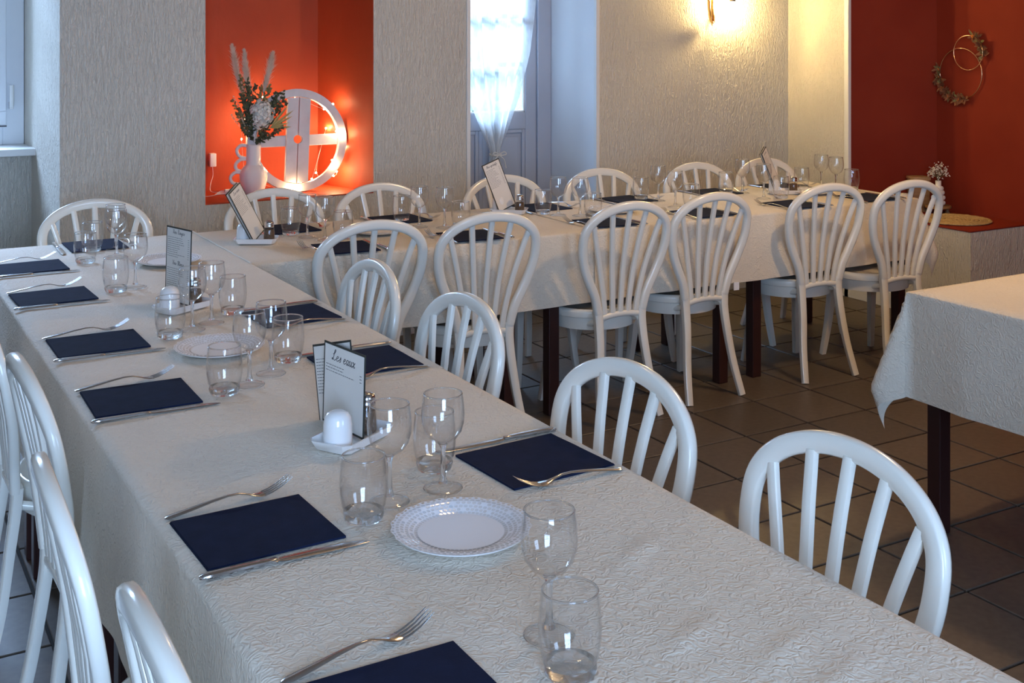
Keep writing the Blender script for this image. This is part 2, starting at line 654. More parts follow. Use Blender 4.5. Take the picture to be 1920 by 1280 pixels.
# left window: splayed smooth reveal, sill, frame
bm = bmesh.new()
prism(bm, [(WX1 + .001, YW + .002), (WX1 + .001, 6.5), (.876, 6.5), (.912, YW + .002)], 0, WZ1)
struct('wall_reveal_left_window', bm, 'plaster')
bm = bmesh.new()
box(bm, WX0, .912, 6.17, 6.5, .965, 1.0, bev=.004)
struct('trim_4', bm, 'paint_white')
w1 = window('window_1', WX0 + .02, .876, 6.45, 1.0, 2.2, 1, 3, .10, .03)
bm = bmesh.new()
for a in ((WX0 + .1, .79, 1.10, 1.17), (.735, .79, 1.17, 2.1)):
    box(bm, a[0], a[1], 6.425, 6.45, a[2], a[3], bev=.004)
build('sash', bm, 'paint_cool', w1)
bm = bmesh.new(); box(bm, WX0 + .1, .79, 6.418, 6.426, 1.092, 1.099)
build('weather_strip', bm, 'dark_metal', w1)
bm = bmesh.new()
sweep(bm, spline([(.812, 6.435, 1.19), (.812, 6.405, 1.195), (.812, 6.40, 1.25), (.812, 6.402, 1.30)], 5), ell(.010, .008, 8), (0, 1, .2))
box(bm, .803, .821, 6.40, 6.45, 1.18, 1.215, bev=.003)
build('window_handle', bm, 'plug', w1, 40)

# ---- door with glazed upper half, in its reveal
bm = bmesh.new()
prism(bm, [(DX1 - .002, YW + .002), (DX1 + .001, YW + .002), (DX1 + .001, 6.2), (DX1 - .01, 6.2)], 0, DZ1)
prism(bm, [(DX0 + .002, YW + .002), (DX0 - .001, YW + .002), (DX0 - .001, 6.2), (DX0 + .01, 6.2)], 0, DZ1)
struct('wall_reveal_door', bm, 'paint_cool')
YD = 6.10
bm = bmesh.new()
for a in ((DX0 + .01, DX0 + .105, 0, DZ1), (DX1 - .105, DX1 - .01, 0, DZ1), (DX0 + .105, DX1 - .105, DZ1 - .07, DZ1)):
    box(bm, a[0], a[1], YD - .015, YD + .07, a[2], a[3], bev=.006)
door = struct('door_1', bm, 'paint_door')
LX0, LX1 = DX0 + .107, DX1 - .107
bm = bmesh.new()
for a in ((LX0, LX0 + .075, 0, 2.12), (LX1 - .075, LX1, 0, 2.12), (LX0 + .075, LX1 - .075, 0, .16), (LX0 + .075, LX1 - .075, .99, 1.09), (LX0 + .075, LX1 - .075, 2.05, 2.12)):
    box(bm, a[0], a[1], YD, YD + .045, a[2], a[3], bev=.004)
build('door_leaf', bm, 'paint_door', door)
bm = bmesh.new()
gx0, gx1 = LX0 + .075, LX1 - .075
box(bm, gx0, gx1, YD + .018, YD + .03, .16, .99)
build('lower_panel', bm, 'paint_door', door)
for a, b in ((gx0, 3.30), (3.325, gx1)):
    bm = bmesh.new()
    for q in ((a, a + .022, .16, .99), (b - .022, b, .16, .99), (a + .022, b - .022, .968, .99), (a + .022, b - .022, .16, .182)):
        box(bm, q[0], q[1], YD + .004, YD + .018, q[2], q[3], bev=.004)
    box(bm, a + .045, b - .045, YD + .010, YD + .018, .21, .945, bev=.003)
    build('panel_moulding', bm, 'paint_door', door)
bm = bmesh.new(); box(bm, 3.30, 3.325, YD + .002, YD + .018, .16, .99, bev=.003); build('panel_stile', bm, 'paint_door', door)
for zz in (1.375, 1.66, 1.945):
    bm = bmesh.new(); box(bm, gx0, gx1, YD + .006, YD + .04, zz - .014, zz + .014, bev=.004)
    build('glazing_bar', bm, 'paint_door', door)
bm = bmesh.new(); box(bm, gx0, gx1, YD + .022, YD + .026, 1.09, 2.05); build('pane', bm, 'pane', door)
bm = bmesh.new()
for a in ((gx0, gx0 + .012, 1.09, 2.05), (gx1 - .012, gx1, 1.09, 2.05), (gx0, gx1, 1.09, 1.102)):
    box(bm, a[0], a[1], YD + .008, YD + .022, a[2], a[3], bev=.003)
build('glazing_bead', bm, 'paint_white', door)

# garden seen through the panes
bm = bmesh.new()
box(bm, -2, 9, YT, 11, -.2, -.05)
struct('ground_outside', bm, 'tile')


def hedge(name, label, x0, x1, y, z1, n, seed):
    rr = random.Random(seed)
    bm = bmesh.new()
    for k in range(n):
        p = Vector((rr.uniform(x0, x1), y + rr.uniform(-.25, .25), rr.uniform(0, z1) + rr.uniform(-.15, .1)))
        d = Vector((rr.uniform(-1, 1), rr.uniform(-1, .4), rr.uniform(-.6, .9)))
        leafq(bm, p, d, Vector((0, -1, .6)), rr.uniform(.07, .13), rr.uniform(.02, .035))
    for k in range(9):
        x = x0 + (x1 - x0) * (k + .5) / 9
        sweep(bm, spline([(x, y, -.06), (x + rr.uniform(-.1, .1), y + .05, z1 * .5), (x + rr.uniform(-.2, .2), y, z1 * .95)], 4), ell(.012, .012, 6), (0, 1, 0))
    return tag(build(name, bm, 'green'), label, 'shrub', None, 'stuff')


hedge('garden_hedge', 'green leafy shrub outside the glazed door', 3.5, 5.2, 8.6, 1.45, 900, 3)
hedge('garden_hedge', 'green leafy shrub outside the left window', -1.2, .9, 8.8, 1.3, 700, 4)

# ---- sheer curtain on the door
bm = bmesh.new()
WT = [(.66, .062), (.78, .048), (.856, .026), (.90, .040), (1.0, .085), (1.2, .165), (1.45, .228), (1.76, .262), (2.15, .29)]
nu, nv = 70, 60
rows = []
for j in range(nv + 1):
    z = .68 + (2.13 - .68) * j / nv
    wdt = interp(WT, z)
    cxz = 3.372 + interp([(.68, 0), (.86, 0), (1.5, -.005), (2.2, .0)], z)
    row = []
    for i in range(nu + 1):
        u = -1 + 2 * i / nu
        am = .010 + .018 * min(1, wdt / .25)
        y = 6.035 + am * math.sin(u * 17 + .5 * math.sin(z * 3)) + .012 * math.sin(u * 7 + z * 1.7) + .006 * noise.noise((u * 4, z * 2, 1))
        if z < .95: y += (.95 - z) * .02 * math.sin(u * 40)
        row.append(bm.verts.new((cxz + u * wdt + .004 * math.sin(u * 23 + z * 6), y, z)))
    rows.append(row)
for j in range(nv):
    for i in range(nu):
        bm.faces.new((rows[j][i], rows[j][i + 1], rows[j + 1][i + 1], rows[j + 1][i]))
cur = build('sheer_curtain', bm, 'sheer', None, 180)
tag(cur, 'white sheer curtain gathered by a cord on the glazed door', 'curtain')
bm = bmesh.new()
ring = [(3.372 + .034 * math.cos(a), 6.03 + .034 * math.sin(a), .856 + .004 * math.sin(3 * a)) for a in [2 * PI * k / 20 for k in range(20)]]
sweep(bm, ring, ell(.005, .005, 6), (0, 0, 1), True)
for sx in (-1, 1):
    sweep(bm, spline([(3.372, 5.993, .86), (3.372 + sx * .03, 5.985, .875), (3.372 + sx * .045, 5.985, .86), (3.372 + sx * .01, 5.99, .852)], 6), ell(.003, .003, 6), (0, 1, 0))
    sweep(bm, spline([(3.372, 5.993, .856), (3.372 + sx * .03, 5.985, .83), (3.372 + sx * .045, 5.985, .78)], 6), ell(.003, .003, 6), (0, 1, 0))
build('tie_cord', bm, 'tie', cur, 60)
bm = bmesh.new()
sweep(bm, [(3.06, 6.06, 2.13), (3.69, 6.06, 2.13)], ell(.008, .008, 10), (0, 0, 1))
build('curtain_rod', bm, 'paint_white', cur, 60)


# ================================================================= TABLES AND CLOTHS
ZT = .749


def table(x0, x1, y0, y1, label, inset=.035, lw=.05):
    t = thing('dining_table', label, 'table', ((x0 + x1) / 2, (y0 + y1) / 2, 0), 0, None)
    a, b = (x1 - x0) / 2, (y1 - y0) / 2
    bm = bmesh.new(); box(bm, -a, a, -b, b, ZT - .03, ZT - .004, bev=.004); build('table_top', bm, 'wood_top', t)
    for sx in (-1, 1):
        for sy in (-1, 1):
            bm = bmesh.new()
            cx, cy = sx * (a - inset - lw / 2), sy * (b - inset - lw / 2)
            box(bm, cx - lw / 2, cx + lw / 2, cy - lw / 2, cy + lw / 2, 0, ZT - .031, bev=.004)
            build('leg', bm, 'wood_dark', t)
    bm = bmesh.new()
    for sy in (-1, 1):
        yy = sy * (b - inset - lw / 2)
        box(bm, -a + inset + lw, a - inset - lw, yy - .01, yy + .01, ZT - .09, ZT - .031)
    build('apron', bm, 'wood_dark', t)
    return t


def cloth(name, label, x0, x1, y0, y1, dW, dE, dS, dN, seed, lift=0.0, res=.03, folds=(), fl_e=0):
    """rectangular cloth draped over [x0,x1]x[y0,y1]; d* = drop on each side (0: ends there with a hem)"""
    rad = .012
    def axis(a, b, da, db):
        v = []
        na = max(1, int(da / res)) if da else 0
        for k in range(na): v.append(a - da + da * k / na)
        if da: v += [a - .012, a - .004]
        n = int((b - a) / res)
        v += [a + (b - a) * k / n for k in range(n + 1)]
        nb = max(1, int(db / res)) if db else 0
        if db: v += [b + .004, b + .012]
        for k in range(nb): v.append(b + db * (k + 1) / nb)
        return sorted(set(round(q, 5) for q in v))
    us, vs = axis(x0, x1, dW, dE), axis(y0, y1, dS, dN)
    bm = bmesh.new()
    grid = {}
    for i, u in enumerate(us):
        for j, v in enumerate(vs):
            ex = max(x0 - u, u - x1, 0); ey = max(y0 - v, v - y1, 0)
            sx = -1 if u < x0 else 1; sy = -1 if v < y0 else 1
            cx, cy = min(max(u, x0), x1), min(max(v, y0), y1)
            nz = noise.noise((u * 3.1 + seed, v * 3.1, seed)) * .0012
            for fx, fy, fa in folds:
                du, dv = (u - fx) * math.cos(fa) + (v - fy) * math.sin(fa), -(u - fx) * math.sin(fa) + (v - fy) * math.cos(fa)
                nz += .0048 * math.exp(-(du / .055) ** 2 - (dv / .016) ** 2)
            z = ZT + .002 + lift + nz
            if ex == 0 and ey == 0:
                edge = min([q for q, dd in ((cx - x0, dW), (x1 - cx, dE), (cy - y0, dS), (y1 - cy, dN)) if dd] + [1])
                if edge < rad: z -= (rad - edge) ** 2 / (2 * rad) * .8
                p = (cx, cy, z)
            elif ey == 0 or ex == 0:
                e = max(ex, ey); al = v if ex else u
                f = .004 + e * .03 + (e * .10) * (noise.noise((al * 3.3, seed * 1.7, sx * 3 + sy)) * .8 + .25 * noise.noise((al * 9, seed, 5)))
                f = max(f, .003)
                if ex and sx > 0: f += fl_e * e
                zz = z - .004 - e
                p = (cx + sx * f, cy, zz) if ex else (cx, cy + sy * f, zz)
            else:
                rho = math.hypot(ex, ey); ph = math.atan2(ey, ex)
                bul = .36 * math.sin(2 * ph) ** 1.5 * (1 + .25 * math.sin(4 * ph))
                bul = max(bul, .03)
                hd = Vector((sx * math.cos(ph), sy * math.sin(ph), 0))
                dd_ = (dW if sx < 0 else dE)
                hr = rho if rho < dd_ else dd_ - .9 * (rho - dd_)      # the over-long corner tip folds back in
                q = Vector((cx, cy, z - .004)) + hd * (.004 + math.sin(bul) * .9 * hr) + Vector((0, 0, -1)) * math.cos(bul) * rho
                p = q
            grid[i, j] = bm.verts.new(p)
    for i in range(len(us) - 1):
        for j in range(len(vs) - 1):
            bm.faces.new((grid[i, j], grid[i + 1, j], grid[i + 1, j + 1], grid[i, j + 1]))
    # hem: every border edge doubled into a small rolled bead
    loops = [e for e in bm.edges if len(e.link_faces) == 1]
    c = build(name, bm, 'cloth', None, 180)
    bm = bmesh.new()
    order = [grid[i, 0] for i in range(0)]
    tag(c, label, 'tablecloth')
    return c


DROP = .292
T1X0, T1X1 = .479, 1.298
for k, (a, b, lab) in enumerate([(.40, 1.48, 'dark-legged table under the near end of the long cloth'), (1.50, 2.58, 'dark-legged table under the cloth beside the near salt tray'),
                            (2.62, 3.71, 'dark-legged table under the far cloth, by its seam'), (3.73, 4.845, 'dark-legged table at the far head of the long row')]):
    table(T1X0 + .004, T1X1 - .004, a, b, lab)
T2Y0, T2Y1 = 4.085, 4.85
for a, b, lab in [(1.304, 2.43, 'dark-legged table of the back row touching the long table'), (2.52, 3.53, 'dark-legged table in the middle of the back row'), (3.605, 4.66, 'dark-legged table at the red bench end of the back row')]:
    table(a, b, T2Y0 + .004, T2Y1 - .004, lab)
table(2.962, 4.16, 1.85, 2.622, 'dark-legged table on its own under the right-hand cloth')

cloth('tablecloth', 'crinkled cream cloth nearest the camera on the long table', T1X0, T1X1, .40, 2.592, DROP + .03, DROP, DROP, 0, 1.3, .0015, .0125, [(1.107, 1.513, .5), (1.01, 1.265, .4), (1.095, 1.175, .4), (1.108, 1.09, .35)])
cloth('tablecloth', 'crinkled cream cloth on the far half of the long table', T1X0, T1X1, 2.575, 4.85, DROP + .03, 0, 0, DROP, 2.7)
cloth('tablecloth', 'cream cloth over the left half of the back row', 1.302, 2.80, T2Y0, T2Y1, 0, 0, DROP, DROP, 3.9)
cloth('tablecloth', 'cream cloth over the right half of the back row', 2.745, 4.665, T2Y0, T2Y1, 0, DROP, DROP, DROP, 5.1, .0016, fl_e=.24)
cloth('tablecloth', 'cream cloth with pointed hanging corner on the separate right table', 2.957, 4.17, 1.84, 2.627, DROP + .04, DROP + .04, DROP + .04, DROP + .04, 6.6)
# rolled hem where the back-row cloth meets the long table
bm = bmesh.new()
sweep(bm, [(1.300, T2Y0 + .76 * k / 20, ZT + .0035 + .0008 * math.sin(k)) for k in range(21)], ell(.005, .003, 8), (0, 0, 1))
o = build('cloth_hem', bm, 'cloth', bpy.data.objects['tablecloth.002'], 60)
bm = bmesh.new(); box(bm, 3.47, 3.50, 4.055, 4.058, ZT - DROP - .03, ZT - DROP + .005)
build('care_label', bm, 'label', bpy.data.objects['tablecloth.003'])['label'] = 'small white care label'


# ================================================================= CHAIRS
def hoop_pts(z):
    pass


HW = [(.43, .110), (.50, .129), (.56, .159), (.62, .186), (.68, .203), (.73, .207)]


KB = .15      # the back curves round the sitter


def back_y(z):
    return interp([(.40, -.195), (.47, -.20), (.60, -.213), (.75, -.242), (.90, -.278)], z)


def make_chair():
    t = thing('dining_chair', 'x', 'chair', (0, 0, 0))
    # seat: round with raised rim
    bm = bmesh.new()
    lathe(bm, [(0, .428), (.10, .428), (.165, .430), (.178, .436), (.186, .437), (.197, .431), (.200, .424), (.197, .405), (.186, .401), (0, .401)], 40)
    for v in bm.verts:
        if v.co.y < -.12: v.co.y = -.12 + (v.co.y + .12) * .85
        v.co.y += .005
        v.co.x *= 1.02
    build('seat', bm, 'chair', t, 50)
    bm = bmesh.new()
    lathe(bm, [(.188, .401), (.182, .352), (.172, .350), (.174, .401)], 40)
    for v in bm.verts:
        v.co.y *= .93
    build('seat_apron', bm, 'chair', t, 50)
    # hoop from one side of the seat over the top to the other
    pts = []
    for z, x in HW: pts.append((-x, z))
    top, zc, a = .884, .735, .207
    arc = []
    for k in range(1, 16):
        th = PI - PI * k / 16
        arc.append((a * math.cos(th), zc + (top - .018 - zc) * math.sin(th) ** .92))
    pts += arc
    for z, x in HW[::-1]: pts.append((x, z))
    P3 = [Vector((x, back_y(z) + KB * x * x, z)) for x, z in pts]
    P3 = spline(P3, 3)
    prof = [(-.0185, -.009), (-.0145, -.013), (.0145, -.013), (.019, -.008), (.019, .004), (.015, .010), (.008, .012), (-.008, .012), (-.015, .010), (-.0185, .003)]
    bm = bmesh.new()
    sweep(bm, P3, prof, (0, -1, 0))
    build('back_hoop', bm, 'chair', t, 50)
    # five spindles
    for k in range(5):
        s = (k - 2) / 2
        xt = s * .167
        xb = s * .078
        zt = zc + (top - .03 - zc) * math.sqrt(max(0, 1 - (xt / (a - .012)) ** 2))
        pp = []
        for j in range(11):
            u = j / 10
            z = .425 + (zt - .425) * u
            x = xb + (xt - xb) * (u ** 1.35)
            pp.append((x, back_y(z) + .004 + KB * x * x, z))
        bm = bmesh.new()
        sweep(bm, pp, ell(.0125, .0085, 10, 3), (0, -1, 0), scale=lambda u: (1 - .08 * u, 1))
        build('spindle', bm, 'chair', t, 50)
    # bottom cross rail with gussets
    bm = bmesh.new()
    pp = [(x, -.192 + KB * x * x, .418 + .012 * (x / .11) ** 2 * -1) for x in [-.098 + .196 * k / 10 for k in range(11)]]
    sweep(bm, pp, ell(.011, .012, 10, 3), (0, 0, 1))
    for sx in (-1, 1):
        sweep(bm, spline([(sx * .055, -.189, .408), (sx * .088, -.189, .394), (sx * .106, -.195, .345)], 5), ell(.008, .008, 8), (0, -1, 0), scale=lambda u: 1 - .3 * u)
    build('cross_rail', bm, 'chair', t, 50)
    # rear legs carry on from the hoop, splayed
    for sx in (-1, 1):
        bm = bmesh.new()
        pp = spline([(sx * .110, -.190, .44), (sx * .107, -.194, .38), (sx * .112, -.208, .28), (sx * .128, -.230, .14), (sx * .147, -.266, 0)], 5)
        sweep(bm, pp, [(-.017, -.013), (.017, -.013), (.019, -.009), (.019, .009), (.013, .014), (-.013, .014), (-.019, .009), (-.019, -.009)], (0, -1, 0), scale=lambda u: 1 - .22 * u)
        build('leg', bm, 'chair', t, 40)
    for sx in (-1, 1):
        bm = bmesh.new()
        pp = spline([(sx * .128, .118, .40), (sx * .132, .124, .30), (sx * .143, .139, .14), (sx * .158, .157, 0)], 5)
        sweep(bm, pp, [(-.016, -.016), (.016, -.016), (.019, 0), (.016, .016), (-.016, .016), (-.019, 0)], (0, 1, 0), scale=lambda u: 1.15 - .45 * u)
        build('leg', bm, 'chair', t, 40)
        bm = bmesh.new()
        # curved brace below the apron
        sweep(bm, spline([(sx * .10, -.185, .39), (sx * .115, -.12, .375), (sx * .15, -.05, .36)], 5), ell(.009, .012, 8), (0, 0, 1))
        build('brace', bm, 'chair', t, 50)
    return t


chair0 = make_chair()
first = True


def chair(tx, ty, facing, label, group, dz=0):
    """tx,ty: where the top of the hoop stands; facing: direction angle the sitter faces"""
    global first
    o = chair0 if first else copy_tree(chair0)
    first = False
    fx, fy = math.cos(facing), math.sin(facing)
    o.location = (tx + fx * .273, ty + fy * .273, dz)
    o.rotation_euler = (0, 0, facing - PI / 2)
    o['label'] = label
    o['group'] = group
    return o


d2 = math.radians
g = 'chairs on the right side of the long table'
chair(1.49, 1.437, PI, 'white spindle chair nearest the camera on the long table right side', g)
chair(1.447, 2.0, PI + d2(3), 'white spindle chair by the nearest right-hand navy napkin', g)
chair(1.455, 2.73, PI, 'white chair right of the long table, beside the double menu card', g)
chair(1.433, 3.27, PI - d2(2), 'white chair right of the long table, closest to the back row', g)
g = 'chairs on the left side of the long table'
chair(.322, 1.434, 0, 'white chair left of the long table, lowest in the photo', g)
chair(.294, 1.99, d2(-2), 'white chair left of the long table, second from the camera', g)
chair(.347, 2.67, d2(2), 'white chair left of the long table, third from the camera', g)
chair(.33, 3.27, 0, 'white chair left of the long table, cut by the photo edge', g)
chair(.954, 5.06, -PI / 2, 'white chair alone at the far head of the long table', 'chair at the table head')
g = 'chairs seen from behind along the back row'
for (x, y, r), lab in zip([(1.728, 3.977, 0), (2.19, 3.934, -2), (2.811, 3.905, 1), (3.285, 3.946, 2), (3.931, 3.927, -3), (4.35, 3.83, -2)],
                          ['first from the long table', 'second from the long table', 'third from the long table', 'in front of the paired dark legs', 'second from the red alcove', 'nearest the red alcove']):
    chair(x, y, PI / 2 + d2(r), 'white chair seen from behind at the back row, ' + lab, g)
g = 'chairs facing the camera behind the back row'
for (x, y, r), lab in zip([(1.693, 5.027, 0), (2.167, 4.968, 2), (2.802, 4.96, 0), (3.359, 4.955, -2), (3.945, 4.93, 0), (4.407, 4.92, 2)],
                          ['below the wheel and vase', 'below the right edge of the orange niche', 'in front of the curtained door', 'in front of the blue door reveal', 'below the wall lamp', 'in the corner behind the leaning menu']):
    chair(x, y, -PI / 2 + d2(r), 'white chair against the back wall, ' + lab, g)


# ================================================================= TABLEWARE
ZS = ZT + .0045     # cloth surface


def make_tumbler():
    t = thing('tumbler', 'x', 'tumbler')
    wall = [(.0325, .0165), (.0365, .026), (.0395, .045), (.0402, .060), (.0388, .082), (.0362, .106)]
    bm = bmesh.new()
    o_ = wall
    i_ = [(r - .0016, z) for r, z in wall]
    lathe(bm, o_, 40, 0)
    lathe(bm, i_, 40, 0)
    build('glass_wall', bm, 'glass_thin', t, 180)
    bm = bmesh.new()
    lathe(bm, [(.0362 - .0008 + .0014 * math.cos(a), .1062 + .0015 * math.sin(a)) for a in [2 * PI * k / 8 for k in range(8)]], 40, 0, closed=True)
    build('rim', bm, 'glass_solid', t, 180)
    bm = bmesh.new()
    wob = lambda a, z: 1 + (.022 * math.sin(a * 12) if z < .008 else .03 * math.sin(a * 8) if z < .0152 and z > .0095 else .004)
    lathe(bm, [(0, .0022), (.018, .0014), (.027, 0), (.0305, .001), (.0325, .006), (.0335, .012), (.0330, .0163), (.029, .0150), (.018, .0125), (0, .0115)], 40, 0, wob=wob)
    build('base', bm, 'glass_solid', t, 60)
    return t


def make_wine():
    t = thing('wine_glass', 'x', 'wine glass')
    wall = [(.0045, .080), (.014, .0835), (.025, .091), (.0335, .103), (.0378, .118), (.0386, .132), (.0372, .150), (.0345, .168)]
    bm = bmesh.new()
    lathe(bm, wall, 40)
    lathe(bm, [(max(.0005, r - .0013), z + (.0015 if k < 3 else 0)) for k, (r, z) in enumerate(wall)], 40)
    build('bowl', bm, 'glass_thin', t, 180)
    bm = bmesh.new()
    lathe(bm, [(.0340 + .0012 * math.cos(a), .1682 + .0014 * math.sin(a)) for a in [2 * PI * k / 8 for k in range(8)]], 40, 0, closed=True)
    build('rim', bm, 'glass_solid', t, 180)
    bm = bmesh.new()
    lathe(bm, [(0, .0795), (.009, .0800), (.0062, .076), (.0046, .068), (.0042, .045), (.0050, .022), (.0085, .012), (.0085, .0105), (0, .0105)], 24)
    build('stem', bm, 'glass_solid', t, 60)
    bm = bmesh.new()
    lathe(bm, [(0, .0102), (.009, .0100), (.018, .0060), (.030, .0026), (.0335, .0020), (.0352, .0014), (.0348, .0002), (.033, 0), (0, .001)], 40, [0, 0, 0, 1, 1, 1, 1, 0])
    build('foot', bm, ['glass_foot', 'glass_solid'], t, 60)
    return t


tumbler0, wine0 = make_tumbler(), make_wine()
used = {}


def place(proto, x, y, label, group, z=ZS, rz=0, jit=0):
    k = proto.name
    o = proto if k not in used else copy_tree(proto)
    used[k] = 1
    o.location = (x, y, z)
    o.rotation_euler = (0, 0, rz)
    o['label'] = label
    if group: o['group'] = group
    return o


TUM = [(.775, 1.835, 'clear tumbler between the nearest doily plate and left navy napkin'),
       (.979, 1.983, 'clear tumbler behind the near wine glass, beside the right knife tip'),
       (.813, 1.262, 'clear tumbler cut by the lower edge of the photo'),
       (.777, 2.635, 'clear tumbler in front of the second doily plate, beside a knife tip'),
       (.990, 2.818, 'clear tumbler just left of the double menu card'),
       (.795, 3.191, 'clear tumbler left of the second doily plate, before the upright wine list'),
       (1.019, 3.374, 'clear tumbler right of the wine glasses at the upright wine list'),
       (.789, 3.842, 'clear tumbler left of the upright wine list'),
       (.795, 4.373, 'clear tumbler beside the farthest left navy napkin'),
       (.860, 4.600, 'clear tumbler standing before the napkin at the table head'),
       (1.619, 4.579, 'clear tumbler just right of the pepper pot below the wheel'),
       (1.768, 4.393, 'clear tumbler behind the first chair back of the back row'),
       (2.153, 4.679, 'clear tumbler on a dark napkin below the orange niche edge'),
       (2.295, 4.401, 'clear tumbler left of the leaning aperitif menu'),
       (2.782, 4.542, 'clear tumbler just right of the leaning aperitif menu'),
       (2.916, 4.341, 'clear tumbler between two wine glasses and the third chair back'),
       (3.435, 4.697, 'clear tumbler before the chair at the blue door reveal'),
       (3.479, 4.365, 'clear tumbler right of a wine glass above the fourth chair back'),
       (3.931, 4.655, 'clear tumbler before the chair below the wall lamp'),
       (4.050, 4.385, 'clear tumbler in front of the pepper pot at the alcove end'),
       (4.407, 4.618, 'clear tumbler on the napkin behind the alcove end plate'),
       (4.570, 4.427, 'clear tumbler nearest the red alcove')]
WIN = [(.843, 1.882, 'wine glass behind the nearest tumbler, right of the salt tray'),
       (.950, 1.890, 'wine glass before a tumbler, nearest the right navy napkin'),
       (.841, 1.357, 'wine glass overlapping the nearest doily plate'),
       (.845, 2.668, 'wine glass at the front edge of the second doily plate'),
       (.917, 2.730, 'wine glass right of the second doily plate, left of a tumbler'),
       (.866, 3.238, 'wine glass in front of the salt beside the upright wine list'),
       (.933, 3.288, 'wine glass right of the upright wine list'),
       (.856, 3.875, 'wine glass left of the upright wine list'),
       (.915, 4.440, 'wine glass before the head napkin, the nearer of that pair'),
       (.940, 4.580, 'wine glass before the head napkin, the farther of that pair'),
       (1.655, 4.485, 'left wine glass of the pair below the wheel'),
       (1.692, 4.390, 'right wine glass of the pair below the wheel'),
       (2.147, 4.490, 'left wine glass of the pair below the niche edge'),
       (2.225, 4.412, 'right wine glass of the pair below the niche edge'),
       (2.815, 4.466, 'left wine glass of the pair right of the aperitif menu'),
       (2.890, 4.405, 'right wine glass of the pair right of the aperitif menu'),
       (3.474, 4.611, 'left wine glass of the pair above the fourth chair back'),
       (3.415, 4.402, 'right wine glass of the pair above the fourth chair back'),
       (4.016, 4.629, 'left wine glass of the pair left of the small leaning menu'),
       (3.964, 4.413, 'right wine glass of the pair left of the small leaning menu'),
       (4.527, 4.598, 'left wine glass of the pair nearest the red alcove'),
       (4.504, 4.470, 'right wine glass of the pair nearest the red alcove')]
for x, y, l in TUM: place(tumbler0, x, y, l, 'water tumblers', rz=R.uniform(0, 6))
for x, y, l in WIN: place(wine0, x, y, l, 'wine glasses')


# plates and doilies
def make_plate():
    bm = bmesh.new()
    lathe(bm, [(0, .0035), (.06, .0035), (.072, .0045), (.098, .0125), (.1085, .0150), (.1105, .0148), (.1095, .0125), (.098, .0085), (.075, .001), (.066, 0), (.060, .001), (0, .001)], 64)
    return build('plate', bm, 'porcelain', None, 50)


def make_doily():
    bm = bmesh.new()
    zf = lambda r: interp([(0, .0056), (.066, .0056), (.075, .0074), (.098, .0156), (.113, .0172)], r)
    NS = 66
    # solid centre
    c = bm.verts.new((0, 0, zf(0)))
    rc = .069
    ring = [bm.verts.new((rc * math.cos(2 * PI * k / NS), rc * math.sin(2 * PI * k / NS), zf(rc))) for k in range(NS)]
    for k in range(NS): bm.faces.new((c, ring[k], ring[(k + 1) % NS]))
    radii = [.069, .0765, .084, .0915, .099, .106, .1125]

    def pt(r, a):
        if r > .109:
            r += .0016 * math.cos(a * 22)
        return Vector((r * math.cos(a), r * math.sin(a), zf(r)))
    for q in range(6):
        r0, r1 = radii[q], radii[q + 1]
        for k in range(NS):
            off = .5 * (q % 2)
            a0, a1 = 2 * PI * (k + off) / NS, 2 * PI * (k + 1 + off) / NS
            am, rm = (a0 + a1) / 2, (r0 + r1) / 2
            oc = [pt(r0, a0), pt(r0, am), pt(r0, a1), pt(rm, a1), pt(r1, a1), pt(r1, am), pt(r1, a0), pt(rm, a0)]
            cen = pt(rm, am)
            hole = .80 if q < 5 else .6
            if (k + 2 * q) % 6 == 0 and q in (1, 3): hole = 0
            ov = [bm.verts.new(p) for p in oc]
            if hole:
                iv = [bm.verts.new(cen + (p - cen) * hole * (.78 if n % 2 == 0 else 1)) for n, p in enumerate(oc)]
                for n in range(8):
                    bm.faces.new((ov[n], ov[(n + 1) % 8], iv[(n + 1) % 8], iv[n]))
            else:
                bm.faces.new(ov)
    bmesh.ops.remove_doubles(bm, verts=bm.verts[:], dist=.0001)
    return build('doily', bm, 'doily')


plate0, doily0 = make_plate(), make_doily()
plate0['category'] = 'plate'; doily0['category'] = 'doily'
PLA = [(.887, 1.700, 'nearest the camera, left of a tall wine glass'), (.869, 2.990, 'beside the double menu card, second from the camera'),
       (1.046, 4.225, 'behind the upright wine list'), (1.935, 4.440, 'behind the first chair back of the back row'),
       (3.080, 4.430, 'behind the third chair back of the back row'), (4.300, 4.440, 'at the red alcove end')]
for k, (x, y, l) in enumerate(PLA):
    place(plate0, x, y, 'round white plate under a doily, ' + l, 'white plates')
    place(doily0, x, y, 'white lace paper doily on the plate ' + l, 'paper doilies', rz=k * .7)


# napkins, forks, knives
def make_napkin():
    bm = bmesh.new()
    n = 10
    a, b = .1125, .1015
    for lay, z0 in enumerate((0, .0012, .0024)):
        sh = lay * .0010
        g_ = [[bm.verts.new(((-a + sh) + (2 * a - 2 * sh * .5) * i / n, -b + 2 * b * j / n, z0 + .0011 + .0006 * noise.noise((i * .4, j * .4, lay)))) for j in range(n + 1)] for i in range(n + 1)]
        h_ = [[bm.verts.new((v.co.x, v.co.y, z0)) for v in row] for row in g_]
        for i in range(n):
            for j in range(n):
                bm.faces.new((g_[i][j], g_[i + 1][j], g_[i + 1][j + 1], g_[i][j + 1]))
        rim = [(i, 0) for i in range(n)] + [(n, j) for j in range(n)] + [(n - i, n) for i in range(n)] + [(0, n - j) for j in range(n)]
        for k in range(len(rim)):
            p, q = rim[k], rim[(k + 1) % len(rim)]
            bm.faces.new((g_[p[0]][p[1]], g_[q[0]][q[1]], h_[q[0]][q[1]], h_[p[0]][p[1]]))
    return build('napkin', bm, 'navy')


